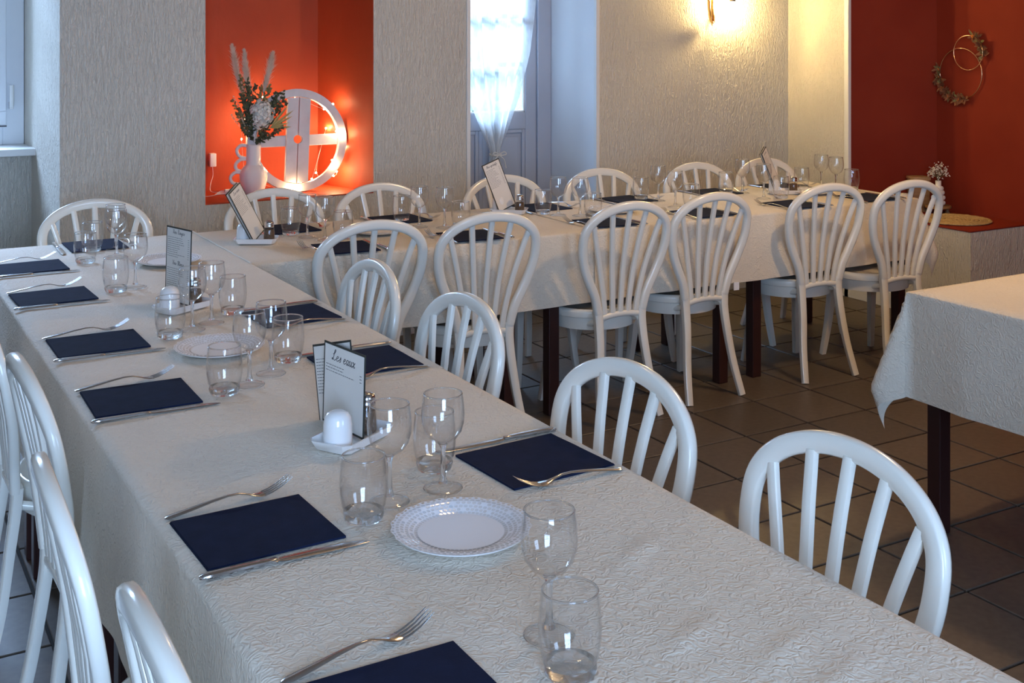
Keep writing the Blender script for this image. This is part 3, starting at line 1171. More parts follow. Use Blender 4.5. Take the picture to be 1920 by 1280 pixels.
def strip(bm, stations, mi=0):
    """stations: (s, y, h, halfwidth, thickness) -> rounded bar along x"""
    rings = []
    for s, y, h, w_, t in stations:
        rings.append([bm.verts.new((s, y + c * w_, h + q * t)) for c, q in ((-1, .5), (-.8, .9), (0, 1.05), (.8, .9), (1, .5), (.8, .1), (0, 0), (-.8, .1))])
    for a, b in zip(rings, rings[1:]):
        for j in range(8):
            bm.faces.new((a[j], a[(j + 1) % 8], b[(j + 1) % 8], b[j]))
    bm.faces.new(rings[0][::-1]); bm.faces.new(rings[-1])


def make_fork():
    t = thing('fork', 'x', 'fork')
    bm = bmesh.new()
    st = [(0, 0, .0005, .003, .002), (.003, 0, .0006, .0068, .0028), (.012, 0, .0016, .0085, .003), (.04, 0, .0050, .0075, .003), (.08, 0, .0105, .0052, .0028),
          (.110, 0, .0135, .0036, .0026), (.130, 0, .0128, .0032, .0026), (.146, 0, .0085, .0042, .0024), (.156, 0, .0052, .0085, .0022), (.166, 0, .0035, .0115, .0020), (.176, 0, .0036, .0120, .0018)]
    strip(bm, st)
    build('handle', bm, 'steel', t, 60)
    for k in range(4):
        y = (-1.5 + k) * .0066
        bm = bmesh.new()
        strip(bm, [(.174, y, .0034, .0022, .0018), (.188, y, .0062, .0020, .0017), (.203, y, .0118, .0017, .0016), (.218, y, .0200, .0013, .0013), (.225, y * .97, .0245, .0006, .0008)])
        build('tine', bm, 'steel', t, 60)
    return t


def make_knife():
    t = thing('knife', 'x', 'knife')
    bm = bmesh.new()
    strip(bm, [(0, 0, .001, .003, .004), (.004, 0, .0004, .0068, .006), (.02, 0, 0, .0080, .0075), (.07, 0, .0005, .0070, .0070), (.105, 0, .001, .0062, .0060), (.118, 0, .0012, .0072, .0055), (.121, 0, .0016, .0050, .0040)])
    build('handle', bm, 'steel', t, 50)
    bm = bmesh.new()
    strip(bm, [(.121, 0, .0020, .0045, .0022), (.128, .0005, .0018, .0085, .0018), (.150, .001, .0014, .0095, .0016), (.20, .001, .0012, .0100, .0014), (.245, 0, .0012, .0092, .0012), (.262, -.002, .0012, .0062, .0010), (.270, -.0045, .0012, .0012, .0008)])
    build('blade', bm, 'steel', t, 50)
    return t


napkin0, fork0, knife0 = make_napkin(), make_fork(), make_knife()
napkin0['category'] = 'napkin'
H2 = PI / 2
# (centre x, centre y, direction of the cutlery from handle to tip, extra napkin rot, fork skew, who)
SET = [(.608, 1.302, 0, 0, .16, 'at the lower edge of the photo', 0),
       (.607, 1.880, 0, .03, .10, 'left of the nearest doily plate', 0),
       (.606, 2.694, 0, -.02, .08, 'beside the second tumbler on the left side', 0),
       (.615, 3.218, 0, 0, .06, 'left of the second doily plate', 0),
       (.606, 3.856, 0, .03, .10, 'left of the upright wine list', 0),
       (.612, 4.375, 0, .02, .10, 'farthest along the left side', 0),
       (.890, 4.710, -H2, 0, .05, 'at the far head of the long table', 0),
       (1.160, 1.925, PI, .06, -.02, 'nearest on the right side, by two chairs', 0),
       (1.150, 2.715, PI, 0, .05, 'behind the double menu card', 0),
       (1.155, 3.262, PI, .05, .05, 'right side of the long table, farthest', 0),
       (1.697, 4.190, H2, -.08, .12, 'back row near side, before the first chair back', 1),
       (2.222, 4.185, H2, -.1, .1, 'back row near side, before the second chair back', 1),
       (2.880, 4.195, H2, -.08, .1, 'back row near side, before the third chair back', 1),
       (3.405, 4.195, H2, 0, .1, 'back row near side, before the fourth chair back', 1),
       (3.945, 4.190, H2, .03, .1, 'back row near side, before the fifth chair back', 1),
       (4.430, 4.190, H2, -.05, .1, 'back row near side, nearest the red alcove', 1),
       (1.655, 4.715, -H2, .05, .08, 'back row wall side, below the wheel', 0),
       (2.160, 4.715, -H2, .03, .08, 'back row wall side, below the niche edge', 0),
       (2.870, 4.705, -H2, .02, .08, 'back row wall side, right of the aperitif menu', 0),
       (3.365, 4.715, -H2, .05, .08, 'back row wall side, before the blue reveal chair', 0),
       (3.900, 4.715, -H2, 0, .08, 'back row wall side, below the wall lamp', 0),
       (4.365, 4.715, -H2, .03, .08, 'back row wall side, in the corner by the small menu', 0)]
for cx, cy, di, nr, sk, who, row in SET:
    c, s = math.cos(di), math.sin(di)
    o = place(napkin0, cx, cy, 'folded navy paper napkin ' + who, 'navy napkins', z=ZS, rz=di + nr)
    lx, ly = -.118, .118
    place(fork0, cx + c * lx - s * ly, cy + s * lx + c * ly, 'steel fork beside the napkin ' + who, 'steel forks', z=ZS, rz=di + sk)
    ly = -.128
    lx = -.128
    place(knife0, cx + c * lx - s * ly, cy + s * lx + c * ly, 'steel knife beside the napkin ' + who, 'steel knives', z=ZS, rz=di + R.uniform(-.02, .02))


# condiment sets
def make_salt():
    bm = bmesh.new()
    lathe(bm, [(0, 0), (.024, 0), (.0275, .003), (.0285, .010), (.0278, .045), (.0255, .058), (.0200, .0665), (.010, .0705), (0, .0715)], 36)
    s_ = build('salt_shaker', bm, 'porcelain', None, 180)
    bm = bmesh.new()
    for k in range(5):
        a = 2 * PI * k / 5
        lathe(bm, [(0, .0708), (.0011, .0706), (.0011, .0690), (0, .069)], 6, 0, .006 * math.cos(a), .006 * math.sin(a))
    build('pour_hole', bm, 'ink', s_)
    s_['category'] = 'salt shaker'
    return s_


def make_pepper():
    t = thing('pepper_shaker', 'x', 'pepper shaker')
    bm = bmesh.new()
    lathe(bm, [(.001, .001), (.021, .001), (.0225, .004), (.0215, .03), (.0185, .052), (.016, .058)], 28)
    build('glass_body', bm, 'glass_thin', t, 180)
    bm = bmesh.new()
    lathe(bm, [(0, .003), (.0195, .003), (.0205, .006), (.0195, .03), (.0178, .045), (.008, .047), (0, .046)], 24)
    build('pepper_filling', bm, 'pepper', t, 60)
    bm = bmesh.new()
    lathe(bm, [(.0165, .054), (.0185, .056), (.0185, .060), (.0172, .062), (.0180, .066), (.0180, .072), (.0150, .077), (.008, .0795), (0, .080)], 28)
    build('metal_cap', bm, 'steel', t, 50)
    return t


def make_tray():
    bm = bmesh.new()
    def ringp(a, b, z, ch):
        return [bm.verts.new((x, y, z)) for x, y in ((-a + ch, -b), (a - ch, -b), (a, -b + ch), (a, b - ch), (a - ch, b), (-a + ch, b), (-a, b - ch), (-a, -b + ch))]
    rs = [ringp(.068, .037, 0, .010), ringp(.074, .043, .004, .012), ringp(.084, .050, .022, .014), ringp(.081, .047, .0225, .013), ringp(.070, .038, .006, .010)]
    for a, b in zip(rs, rs[1:]):
        for j in range(8):
            bm.faces.new((a[j], a[(j + 1) % 8], b[(j + 1) % 8], b[j]))
    bm.faces.new(rs[0][::-1]); bm.faces.new(rs[-1])
    o = build('cruet_tray', bm, 'porcelain', None, 30)
    o['category'] = 'tray'
    return o


# ---- handwriting strokes
GL = {
 'e': [1.0, [(0, .4), (.5, .6), (.7, .85), (.45, 1), (.15, .7), (.15, .25), (.45, 0), (.9, .3)]],
 'a': [1.1, [(.75, .9), (.4, 1), (.1, .6), (.15, .15), (.4, 0), (.7, .4), (.78, .95), (.75, .3), (.9, 0), (1.1, .2)]],
 'u': [1.15, [(0, .7), (.2, 1), (.2, .3), (.4, 0), (.7, .3), (.8, 1), (.8, .25), (1, 0), (1.2, .25)]],
 'x': [1.1, [(0, .8), (.25, 1), (.5, .5), (.7, 0), (1, .2)], [(.9, 1), (.5, .5), (.1, 0)]],
 's': [.8, [(0, .2), (.4, .6), (.55, 1), (.65, .5), (.6, .12), (.3, 0), (.1, .15)]],
 'L': [1.5, [(.15, 1.25), (.4, 1.15), (.85, 1.6), (.95, 2.05), (.7, 2.05), (.55, 1.4), (.45, .6), (.2, .05), (-.05, .12), (.1, .35), (.6, .12), (1.0, 0), (1.35, .35)]],
 'i': [.6, [(0, .3), (.25, 1), (.2, .3), (.4, 0), (.6, .25)], [(.33, 1.4), (.38, 1.48)]],
 'n': [1.05, [(0, .6), (.15, 1), (.2, 0), (.3, .7), (.6, 1), (.75, .7), (.75, .15), (.9, 0), (1.1, .2)]],
 'o': [.95, [(.5, 1), (.15, .7), (.15, .2), (.45, 0), (.8, .3), (.75, .8), (.5, 1), (.95, .85)]],
 'V': [1.3, [(0, 1.7), (.3, 2), (.5, 1.2), (.6, 0), (.9, 1), (1.4, 2.1)]],
 'R': [1.4, [(.2, 0), (.4, .1), (.5, 1.2), (.55, 2)], [(0, 1.6), (.5, 2.1), (1.1, 1.9), (1, 1.3), (.55, 1.05), (.9, .6), (1.2, 0), (1.4, .2)]],
 'B': [1.3, [(.2, 0), (.4, .1), (.5, 1.2), (.55, 2)], [(0, 1.6), (.5, 2.1), (1.05, 1.85), (.95, 1.3), (.6, 1.1), (1.1, .9), (1.1, .3), (.6, 0), (.3, .15)]],
 'C': [1.2, [(1.05, 1.7), (.9, 2.1), (.4, 1.8), (.15, 1), (.3, .2), (.7, 0), (1.15, .4)]],
 'N': [1.5, [(0, .1), (.2, 0), (.4, 1), (.5, 2), (.8, 1), (1.1, 0), (1.2, 1), (1.3, 1.9), (1.5, 2)]],
 'g': [1.1, [(.75, .9), (.4, 1), (.1, .6), (.15, .15), (.4, 0), (.7, .4), (.78, .95), (.75, -.3), (.5, -.9), (.2, -.7), (.7, -.1), (1.1, .2)]],
 'l': [.65, [(0, .3), (.45, 1.4), (.45, 2), (.2, 1.7), (.2, .4), (.4, 0), (.7, .25)]],
 'c': [.85, [(.75, .8), (.5, 1), (.15, .7), (.15, .2), (.45, 0), (.85, .25)]],
 'p': [.95, [(0, .5), (.2, 1), (.12, -.9)], [(.2, .6), (.55, 1), (.8, .6), (.55, .05), (.25, .1)]],
 'r': [.85, [(0, .4), (.2, 1), (.3, 1.1), (.35, .85), (.65, .9), (.6, .3), (.75, 0), (.95, .2)]],
 't': [.7, [(0, .3), (.35, 1.7), (.25, .3), (.45, 0), (.7, .25)], [(.05, 1.15), (.6, 1.2)]],
 'f': [.7, [(0, .3), (.5, 1.5), (.45, 2), (.25, 1.5), (.15, -.7), (.35, -.8), (.3, 0), (.65, .25)]],
}
GL['é'] = [1.0, GL['e'][1], [(.45, 1.3), (.75, 1.65)]]


def script_text(bm, txt, x, z, size, wd, y):
    for ch in txt:
        if ch == ' ':
            x += size * .8
            continue
        gl = GL[ch]
        for st in gl[1:]:
            pts = [(x + (p[0] + .22 * p[1]) * size, z + p[1] * size) for p in st]
            sp = spline(pts, 4)
            rb = []
            for k, p in enumerate(sp):
                t = sp[min(k + 1, len(sp) - 1)] - sp[max(k - 1, 0)]
                if t.length < 1e-9: t = Vector((1, 0, 0))
                t.normalize()
                ww = wd * (.55 + .75 * abs(t.y))
                n = Vector((-t.y, t.x, 0)) * ww
                rb.append((bm.verts.new((p.x + n.x, y, p.y + n.y)), bm.verts.new((p.x - n.x, y, p.y - n.y))))
            for a, b in zip(rb, rb[1:]):
                bm.faces.new((a[0], a[1], b[1], b[0]))
        x += gl[0] * size
    return x


def text_w(txt, size):
    return sum(.8 * size if c == ' ' else GL[c][0] * size for c in txt)


def body_lines(bm, x0, x1, zs, y, seed, h=.0011, price=True):
    rr = random.Random(seed)
    for z in zs:
        x = x0
        end = x0 + (x1 - x0) * rr.uniform(.45, .8)
        while x < end:
            l = rr.uniform(.004, .011)
            box(bm, x, min(x + l, end), y - .00005, y + .00005, z, z + h)
            x += l + .0022
        if price:
            box(bm, x1 - .009, x1 - .002, y - .00005, y + .00005, z, z + h)


def menu(label, loc, e, lean, sheets, w_, h_):
    """menu of two stiff sheets in a tray slot. e: unit direction of its bottom edge (left to right as read)"""
    rz = math.atan2(e[1], e[0])
    t = thing('menu_card', label, 'menu', loc, rz)
    for k, (titles, off, ln, seed, *sh) in enumerate(sheets):
        roll, dx = sh if sh else (0, 0)
        bm = bmesh.new()
        box(bm, -w_ / 2, w_ / 2, -.0006, .0006, 0, h_, bev=0)
        cv = build('cover_sheet', bm, 'card_dark', t, None, (dx, off, .002 + (w_ / 2 * math.sin(abs(roll)) if titles != [] and dx == 0 or titles == [] else 0)), (-ln, roll, 0))
        bm = bmesh.new()
        box(bm, -w_ / 2 + .0045, w_ / 2 - .0045, -.0010, -.00065, .0045, h_ - .0045)
        build('page', bm, 'card', cv)
        bm = bmesh.new()
        for tt, size, zf, nl in titles:
            tw = text_w(tt, size)
            script_text(bm, tt, -tw / 2 - size * .2, h_ * zf, size, size * .085, -.0012)
            if nl:
                body_lines(bm, -w_ / 2 + .010, w_ / 2 - .010, [h_ * zf - .012 - .0062 * q for q in range(nl)], -.0012, seed)
        if titles:
            build('printed_text', bm, 'ink', cv)['kind'] = 'stuff'
    return t


salt0, pepper0, tray0 = make_salt(), make_pepper(), make_tray()


def cruet(cx, cy, rz, where, mn=None, salt=True):
    c, s = math.cos(rz), math.sin(rz)
    place(tray0, cx, cy, 'white porcelain cruet tray ' + where, 'cruet trays', rz=rz)
    if salt:
        place(salt0, cx - c * .048, cy - s * .048, 'white domed salt shaker in the tray ' + where, 'salt shakers', z=ZS + .006)
    place(pepper0, cx + c * .048, cy + s * .048, 'glass pepper shaker with metal cap in the tray ' + where, 'pepper shakers', z=ZS + .006)


zm = ZS + .006
cruet(.902, 2.192, d2(32), 'nearest the camera')
menu('double menu card headed Les eaux standing in the near tray', (.908, 2.248, zm), (.16, -.98), 0,
     [([('Les eaux', .0105, .80, 3)], -.004, .03, 1), ([('C', .008, .88, 12)], .006, .04, 2, -d2(15), -.030)], .158, .165)
cruet(.905, 3.49, d2(28), 'by the second doily plate')
menu('tall wine list with dark border between two place settings', (.905, 3.548, zm), (.27, -.963), 0,
     [([('Vins Rouges', .0062, .91, 10), ('Vins Blancs', .0062, .50, 9), ('C', .006, .06, 0)], 0, .03, 5)], .142, .222)
cruet(1.440, 4.458, d2(-28), 'below the wheel niche')
menu('leaning menu card in the tray below the vase', (1.452, 4.462, zm), (.66, .75), 0,
     [([('Les eaux', .006, .90, 12)], .0, .36, 7, -d2(18), 0), ([], .008, .36, 8, -d2(20), -.004)], .105, .215)
cruet(2.655, 4.625, d2(-40), 'before the curtained door')
menu('aperitif menu with black border leaning before the curtained door', (2.650, 4.63, zm), (.965, .25), 0,
     [([('Nos apéritifs', .0058, .90, 14)], .0, .25, 9, -d2(15), 0)], .108, .222)
cruet(4.175, 4.50, d2(-30), 'at the red alcove end')
menu('small leaning menu in the tray near the red alcove', (4.17, 4.53, zm), (.805, .594), 0,
     [([('Les eaux', .006, .90, 14)], .0, .31, 11, -d2(16), 0), ([], .008, .31, 12, -d2(18), -.004)], .105, .215)

# ================================================================= NICHE: wheel, lights, vase, bouquet
WY = math.atan2(-.03, .94)          # wheel plane turned a little toward the room
WC = Vector((2.10, 5.815, NZ0 + .262))
wheel = thing('wheel_ornament', 'whitewashed wooden wheel leaning in the orange niche', 'wheel', (WC.x, WC.y, NZ0 + .001), 0, None, (math.radians(-6), 0, WY))


def on_wheel(u, v, dpt=0):       # local coordinates of the wheel root: x right, y away, z up
    return Vector((u, dpt, v + .262))


bm = bmesh.new()
n = 64
for ring in ((.262, -.018), (.262, .018), (.222, .018), (.222, -.018)):
    pass
vs = [[bm.verts.new((r * math.cos(2 * PI * k / n), y, .262 + r * math.sin(2 * PI * k / n))) for r, y in ((.262, -.016), (.262, .018), (.222, .018), (.222, -.016))] for k in range(n)]
for k in range(n):
    for j in range(4):
        bm.faces.new((vs[k][j], vs[(k + 1) % n][j], vs[(k + 1) % n][(j + 1) % 4], vs[k][(j + 1) % 4]))
build('rim', bm, 'wheel', wheel, 40)
for sx in (-1, 1):
    poly = [(sx * .003, -.219)]
    for k in range(9):
        a = -PI / 2 + PI * k / 8
        poly.append((sx * (.003 + .021 * math.cos(a)), .021 * math.sin(a) + .004))
    poly += [(sx * .003, .219), (sx * .060, .212), (sx * .060, -.212)]
    bm = bmesh.new()
    mtx = Matrix.Translation((0, 0, .262)) @ Matrix.Rotation(d2(4), 4, 'Y') @ Matrix.Rotation(PI / 2, 4, 'X')
    prism(bm, poly, -.006, .016, 0, mtx)
    build('board', bm, 'wheel', wheel)
for sx in (-1, 1):
    bm = bmesh.new(); box(bm, min(sx * .218, sx * .05), max(sx * .218, sx * .05), .007, .018, .262 - .030, .262 + .026, bev=.002); build('crossbar', bm, 'wheel', wheel)

BP = [(434, 250), (452, 205), (505, 172), (554, 179.5), (611, 201), (624, 198), (646, 222), (630, 245), (642, 251), (650, 260), (652, 276), (616, 295), (622, 306), (627, 316), (624, 326), (602, 322), (620, 240), (580, 328), (570, 331), (561, 334), (549, 343), (539, 351), (500, 330), (482, 303), (490, 308)]
HID = {(452, 205): .10, (505, 172): .12, (646, 222): .07, (650, 260): .03, (652, 276): .02, (500, 330): .10, (434, 250): .06, (602, 322): .09, (620, 240): .14}
fs = thing('fairy_light_string', 'warm fairy light string wound round the white wooden wheel', 'fairy lights', (WC.x, WC.y, NZ0 + .001), 0, None, (math.radians(-6), 0, WY))
bp3 = []
for k, (px, py) in enumerate(BP):
    u, v = (px - 556) * .00278, (258 - py) * .00278
    r = math.hypot(u, v)
    back = k in (1, 2, 6, 9, 10, 22)
    if back or r > .25:
        sc_ = .272 / r; dpt = .012
        if back: dpt = .03; sc_ = .268 / r
    else:
        sc_ = (.214 if r < .225 else 1) / (r if r < .225 else 1) if r < .225 else 1
        dpt = -.022
        if r < .225: dpt = -.004
    u, v = u * sc_, v * sc_
    if v < -.250: v = -.250; dpt = -.026
    if (px, py) in HID: dpt = HID[px, py]
    bp3.append(on_wheel(u, v, dpt))
bm = bmesh.new()
wp = [(-.30, .035, .012), (-.27, .03, .06)] + [tuple(p + Vector((0, -.003, 0))) for p in bp3]
sweep(bm, spline(wp, 4), ell(.0009, .0009, 5), (0, 1, .1))
build('wire', bm, 'wire', fs)
bm = bmesh.new(); ball(bm, (0, 0, 0), .0045, 1)
bme = mesh('bulb', bm, 'bulb', 180)
for p in bp3:
    obj('bulb', bme, fs, p)

# charger on the niche wall and its cable
ch = thing('wall_charger', 'small white plug-in charger on the orange niche wall', 'charger', (1.725, YN, .91))
bm = bmesh.new(); box(bm, -.016, .016, -.038, -.001, -.034, .034, bev=.004); build('housing', bm, 'plug', ch, 40)
bm = bmesh.new()
sweep(bm, spline([(0, -.02, -.034), (.002, -.022, -.08), (-.012, -.03, -.12), (-.02, -.06, -.155), (.01, -.10, -.1575)], 6), ell(.0014, .0014, 6), (0, 1, .1))
build('cable', bm, 'plug', ch, 60)
cn = thing('cable_bundle', 'white cable bundle lying on the orange niche ledge', 'cable', (1.735, 5.90, NZ0))
bm = bmesh.new()
for k in range(4):
    pts = spline([(-.04 + .003 * k, .006 * k, .004), (0, .010 + .005 * k, .004 + .004 * k), (.035, .004 * k - .004, .005), (.01, -.012 - .002 * k, .006), (-.035, -.006 + .003 * k, .004)], 5, True)
    sweep(bm, pts, ell(.0018, .0018, 6), (0, 0, 1), True)
build('coil', bm, 'plug', cn, 60)
bm = bmesh.new(); box(bm, .005, .045, -.012, .012, .010, .026, bev=.004); build('control_box', bm, 'plug', cn, 40)
bm = bmesh.new(); sweep(bm, spline([(-.03, 0, .003), (-.07, -.03, .002), (-.11, -.04, .002)], 5), ell(.0014, .0014, 6), (0, 0, 1)); build('lead', bm, 'plug', cn, 60)

# vase with wavy handles
VX, VY = 1.872, 5.845
VR = math.atan2(-.30, .95)
vase = thing('handled_vase', 'matt white bottle vase with three loop handles in the niche', 'vase', (VX, VY, NZ0 + .0005), VR)
bm = bmesh.new()
VP = [(0, 0), (.040, 0), (.047, .004), (.058, .030), (.067, .062), (.0695, .088), (.066, .112), (.055, .132), (.041, .144), (.0365, .152), (.0358, .170), (.0362, .240), (.0372, .250), (.0345, .250), (.033, .240), (.033, .16), (.0, .15)]
lathe(bm, VP, 40)
build('body', bm, 'matte_white', vase, 180)
for P in ([(-.033, .244), (-.062, .245), (-.082, .222), (-.070, .192), (-.038, .180)], [(-.037, .176), (-.064, .174), (-.088, .150), (-.082, .124), (-.058, .114)],
          [(-.062, .108), (-.090, .110), (-.113, .086), (-.102, .058), (-.064, .050)]):
    bm = bmesh.new()
    sweep(bm, spline([(x, 0, z) for x, z in P], 7), ell(.0085, .0085, 10), (0, 1, 0))
    build('handle', bm, 'matte_white', vase, 180)

bq = thing('dried_bouquet', 'dried bouquet of pampas, white hydrangea and dark leaves in the handled vase', 'bouquet', (VX, VY, NZ0), VR)
K = .00272


def bl(px, py, dp=0):
    return Vector(((px - 465) * K, dp, (360 - py) * K))


for (tx, ty), (mx, my), (bx, by), dp in (((426, 82), (434, 130), (447, 180), .02), ((448, 92), (452, 140), (458, 180), .04), ((501, 98), (494, 130), (484, 170), .03)):
    bm = bmesh.new()
    T, Mi, B = bl(tx, ty, dp), bl(mx, my, dp), bl(bx, by, dp * .6)
    path = spline([B, Mi, T], 12)
    base = bl(466, 262, 0)
    sweep(bm, spline([base, B, Mi], 5), ell(.0014, .0014, 5), (0, 1, 0))
    for k in range(900):
        u = R.random() ** .9
        i = min(int(u * (len(path) - 1)), len(path) - 2)
        p = path[i]
        t = (path[i + 1] - path[i]).normalized()
        wd = .026 * math.sin(PI * min(.98, u * .85 + .14)) ** .8 + .002
        d = (t * 1.0 + rv(.55)).normalized()
        q = p + rv(1) * .003
        e_ = q + d * wd * R.uniform(1.2, 2.2)
        s_ = d.cross(Vector((0, 1, .1))).normalized() * .0013
        bm.faces.new((bm.verts.new(q - s_), bm.verts.new(q + s_), bm.verts.new(e_)))
    o = build('pampas_plume', bm, 'pampas', bq)
    o['kind'] = 'stuff'
# hydrangea
bm = bmesh.new()
hc = bl(479, 212, -.045)
for k in range(330):
    d = rv(1)
    while d.length > 1 or d.length < .2: d = rv(1)
    d.normalize()
    lump = .85 + .3 * noise.noise(d * 2.2)
    p = hc + Vector((d.x * .062, d.y * .045, d.z * .075)) * lump
    t1 = d.cross(Vector((.2, .3, .9))).normalized()
    t2 = d.cross(t1)
    a0 = R.uniform(0, PI)
    for q in range(4):
        a = a0 + q * PI / 2
        leafq(bm, p, (t1 * math.cos(a) + t2 * math.sin(a)) + d * .35 + rv(.25), d, .012, .0055)
ball(bm, hc, .036, 2, 0, (1, .7, 1.15))
sweep(bm, [bl(468, 262, 0), hc], ell(.002, .002, 6), (0, 1, 0))
o = build('hydrangea_head', bm, 'petal', bq); o['kind'] = 'stuff'


def sprig(bm, base, tip, nl, ln, wd, mi=0, spread=.9, start=.3):
    mid = base.lerp(tip, .5) + rv(.012)
    path = spline([base, mid, tip], 8)
    sweep(bm, path, ell(.0011, .0011, 5), (0, 1, .01), mi=mi)
    for k in range(nl):
        u = start + (1 - start) * (k + R.random()) / nl
        i = min(int(u * (len(path) - 1)), len(path) - 2)
        t = (path[i + 1] - path[i]).normalized()
        leafq(bm, path[i], t * .6 + rv(spread), Vector((0, -1, .4)) + rv(.4), ln * R.uniform(.7, 1.2), wd, mi)


base = bl(467, 268, 0)
for (px, py), mt, ln, dp in [((444, 142), 'leaf_olive', .018, 0), ((452, 150), 'leaf_dark', .02, -.01), ((466, 158), 'leaf_dark', .02, .0), ((476, 160), 'leaf_olive', .018, .02), ((498, 160), 'leaf_olive', .017, 0),
                         ((516, 168), 'leaf_dark', .018, -.01), ((524, 184), 'leaf_dark', .02, 0), ((508, 172), 'leaf_dark', .02, .02), ((440, 172), 'leaf_dark', .02, -.02), ((430, 190), 'leaf_olive', .018, 0),
                         ((448, 190), 'leaf_dark', .022, -.03), ((456, 170), 'leaf_dark', .022, -.02), ((500, 190), 'leaf_olive', .02, .01), ((519, 236), 'leaf_dark', .022, -.03), ((484, 246), 'leaf_dark', .016, -.08),
                         ((462, 214), 'leaf_dark', .018, -.07), ((446, 232), 'leaf_dark', .018, -.04), ((436, 205), 'leaf_olive', .016, -.02), ((488, 150), 'leaf_olive', .016, .03), ((512, 196), 'leaf_dark', .02, .0)]:
    bm = bmesh.new()
    for q in range(2):
        sprig(bm, base, bl(px + R.uniform(-5, 5), py + R.uniform(-5, 5), dp + R.uniform(-.015, .015)), 24, ln * 1.15, .0056)
    build('leafy_sprig', bm, mt, bq)
for (px, py) in ((538, 205), (536, 216), (530, 228), (528, 196), (534, 236)):
    bm = bmesh.new()
    a, b = bl(494, 238, -.02), bl(px, py, -.03)
    sweep(bm, spline([base, a], 4), ell(.0012, .0012, 5), (0, 1, 0))
    leafq(bm, a, b - a, Vector((0, -1, .5)), (b - a).length, .0065)
    build('blade_leaf', bm, 'leaf_gold', bq)
for k in range(7):
    bm = bmesh.new()
    sprig(bm, base, bl(424 + k * 4, 170 + R.uniform(0, 60), R.uniform(-.03, .03)), 34, .010, .0018, 0, .6, .35)
    build('grass_stalk', bm, 'pampas', bq)

# ================================================================= wall lamp
lx, lz = 4.62, 1.60
lamp = thing('wall_lamp', 'brass wall lamp glowing on the textured back wall', 'wall lamp', (lx, YW, lz))
bm = bmesh.new(); box(bm, .006, .022, -.016, -.001, .03, .42, bev=.003); build('back_bar', bm, 'brass', lamp, 40)
bm = bmesh.new()
sweep(bm, spline([(-.006, -.03, .02), (-.040, -.05, .06), (-.058, -.06, .13), (-.056, -.06, .22), (-.030, -.05, .33), (.010, -.02, .40)], 8), ell(.0030, .011, 10, 3), (0, -1, 0))
build('curved_arm', bm, 'brass', lamp, 60)
for x, z0, z1, dy in ((-.008, .005, .06, -.03), (.020, .022, .07, -.02)):
    bm = bmesh.new(); sweep(bm, [(x, dy, z0), (x, dy, z1)], ell(.0032, .0032, 8), (0, 1, 0)); build('drop_rod', bm, 'brass', lamp, 60)
bm = bmesh.new()
for x, z, dy in ((-.052, .145, -.066), (.014, .145, -.019)):
    ball(bm, (x, dy, z), .005, 1)
build('rivet', bm, 'brass', lamp, 180)
bm = bmesh.new(); lathe(bm, [(0, .235), (.016, .235), (.019, .23), (.019, .155), (.017, .15), (.015, .16), (0, .17)], 20, 0, .118, -.07); build('lamp_cup', bm, 'dark_metal', lamp, 40)
bm = bmesh.new(); sweep(bm, spline([(.014, -.012, .30), (.06, -.06, .29), (.118, -.07, .232)], 6), ell(.005, .005, 8), (0, 0, 1)); build('lamp_arm', bm, 'brass', lamp, 60)
bm = bmesh.new()
lathe(bm, [(0, .178), (.012, .182), (.017, .195), (.015, .212), (.008, .228), (0, .23)], 16, 0, -.02, -.075)
lathe(bm, [(0, .098), (.010, .101), (.0165, .113), (.0165, .128), (.010, .146), (0, .148)], 16, 0, .118, -.07)
build('bulb', bm, 'lamp', lamp, 180)
bm = bmesh.new()
for bx in (-.02,):
    lathe(bm, [(0, .232), (.010, .232), (.010, .262), (0, .262)], 14, 0, bx, -.075)
    sweep(bm, spline([(bx, -.075, .26), (bx, -.06, .30), (.014, -.012, .32)], 5), ell(.004, .004, 8), (0, 1, .3))
build('socket', bm, 'brass', lamp, 40)

# ================================================================= alcove: wreath, mat, stand, bubble vase, boxes
wre = thing('ring_wreath', 'two interlocked gold rings with dried flowers on the red wall', 'wreath', (XN - .012, 4.66, 1.36), 0, None)


def wl(y, z, dx=0):
    return Vector((dx, y - 4.66, z - 1.36))


for cy, cz, r, dx in ((4.70, 1.324, .148, 0), (4.635, 1.447, .100, -.016)):
    bm = bmesh.new()
    sweep(bm, [wl(cy + r * math.cos(2 * PI * k / 56), cz + r * math.sin(2 * PI * k / 56), dx) for k in range(56)], ell(.0032, .0032, 8), (1, 0, 0), True)
    build('gold_ring', bm, 'copper', wre, 180)
for cy, cz, r, a0, a1, nn in ((4.70, 1.324, .148, d2(12), d2(-108), 110), (4.635, 1.447, .100, d2(105), d2(195), 70)):
    # the rings are seen from -x: larger y is to the left
    bm = bmesh.new(); bm2 = bmesh.new()
    for k in range(nn):
        a = a0 + (a1 - a0) * R.random()
        p = wl(cy + r * math.cos(a), cz + r * math.sin(a), -.006)
        d = Vector((R.uniform(-.8, .1), R.uniform(-1, 1), R.uniform(-1, 1)))
        leafq(bm if k % 5 else bm2, p, d, Vector((-1, 0, 0)), R.uniform(.028, .052), .0085)
    build('dried_leaves', bm, 'rust_leaf', wre)['kind'] = 'stuff'
    build('pale_leaves', bm2, 'leaf_olive', wre)['kind'] = 'stuff'
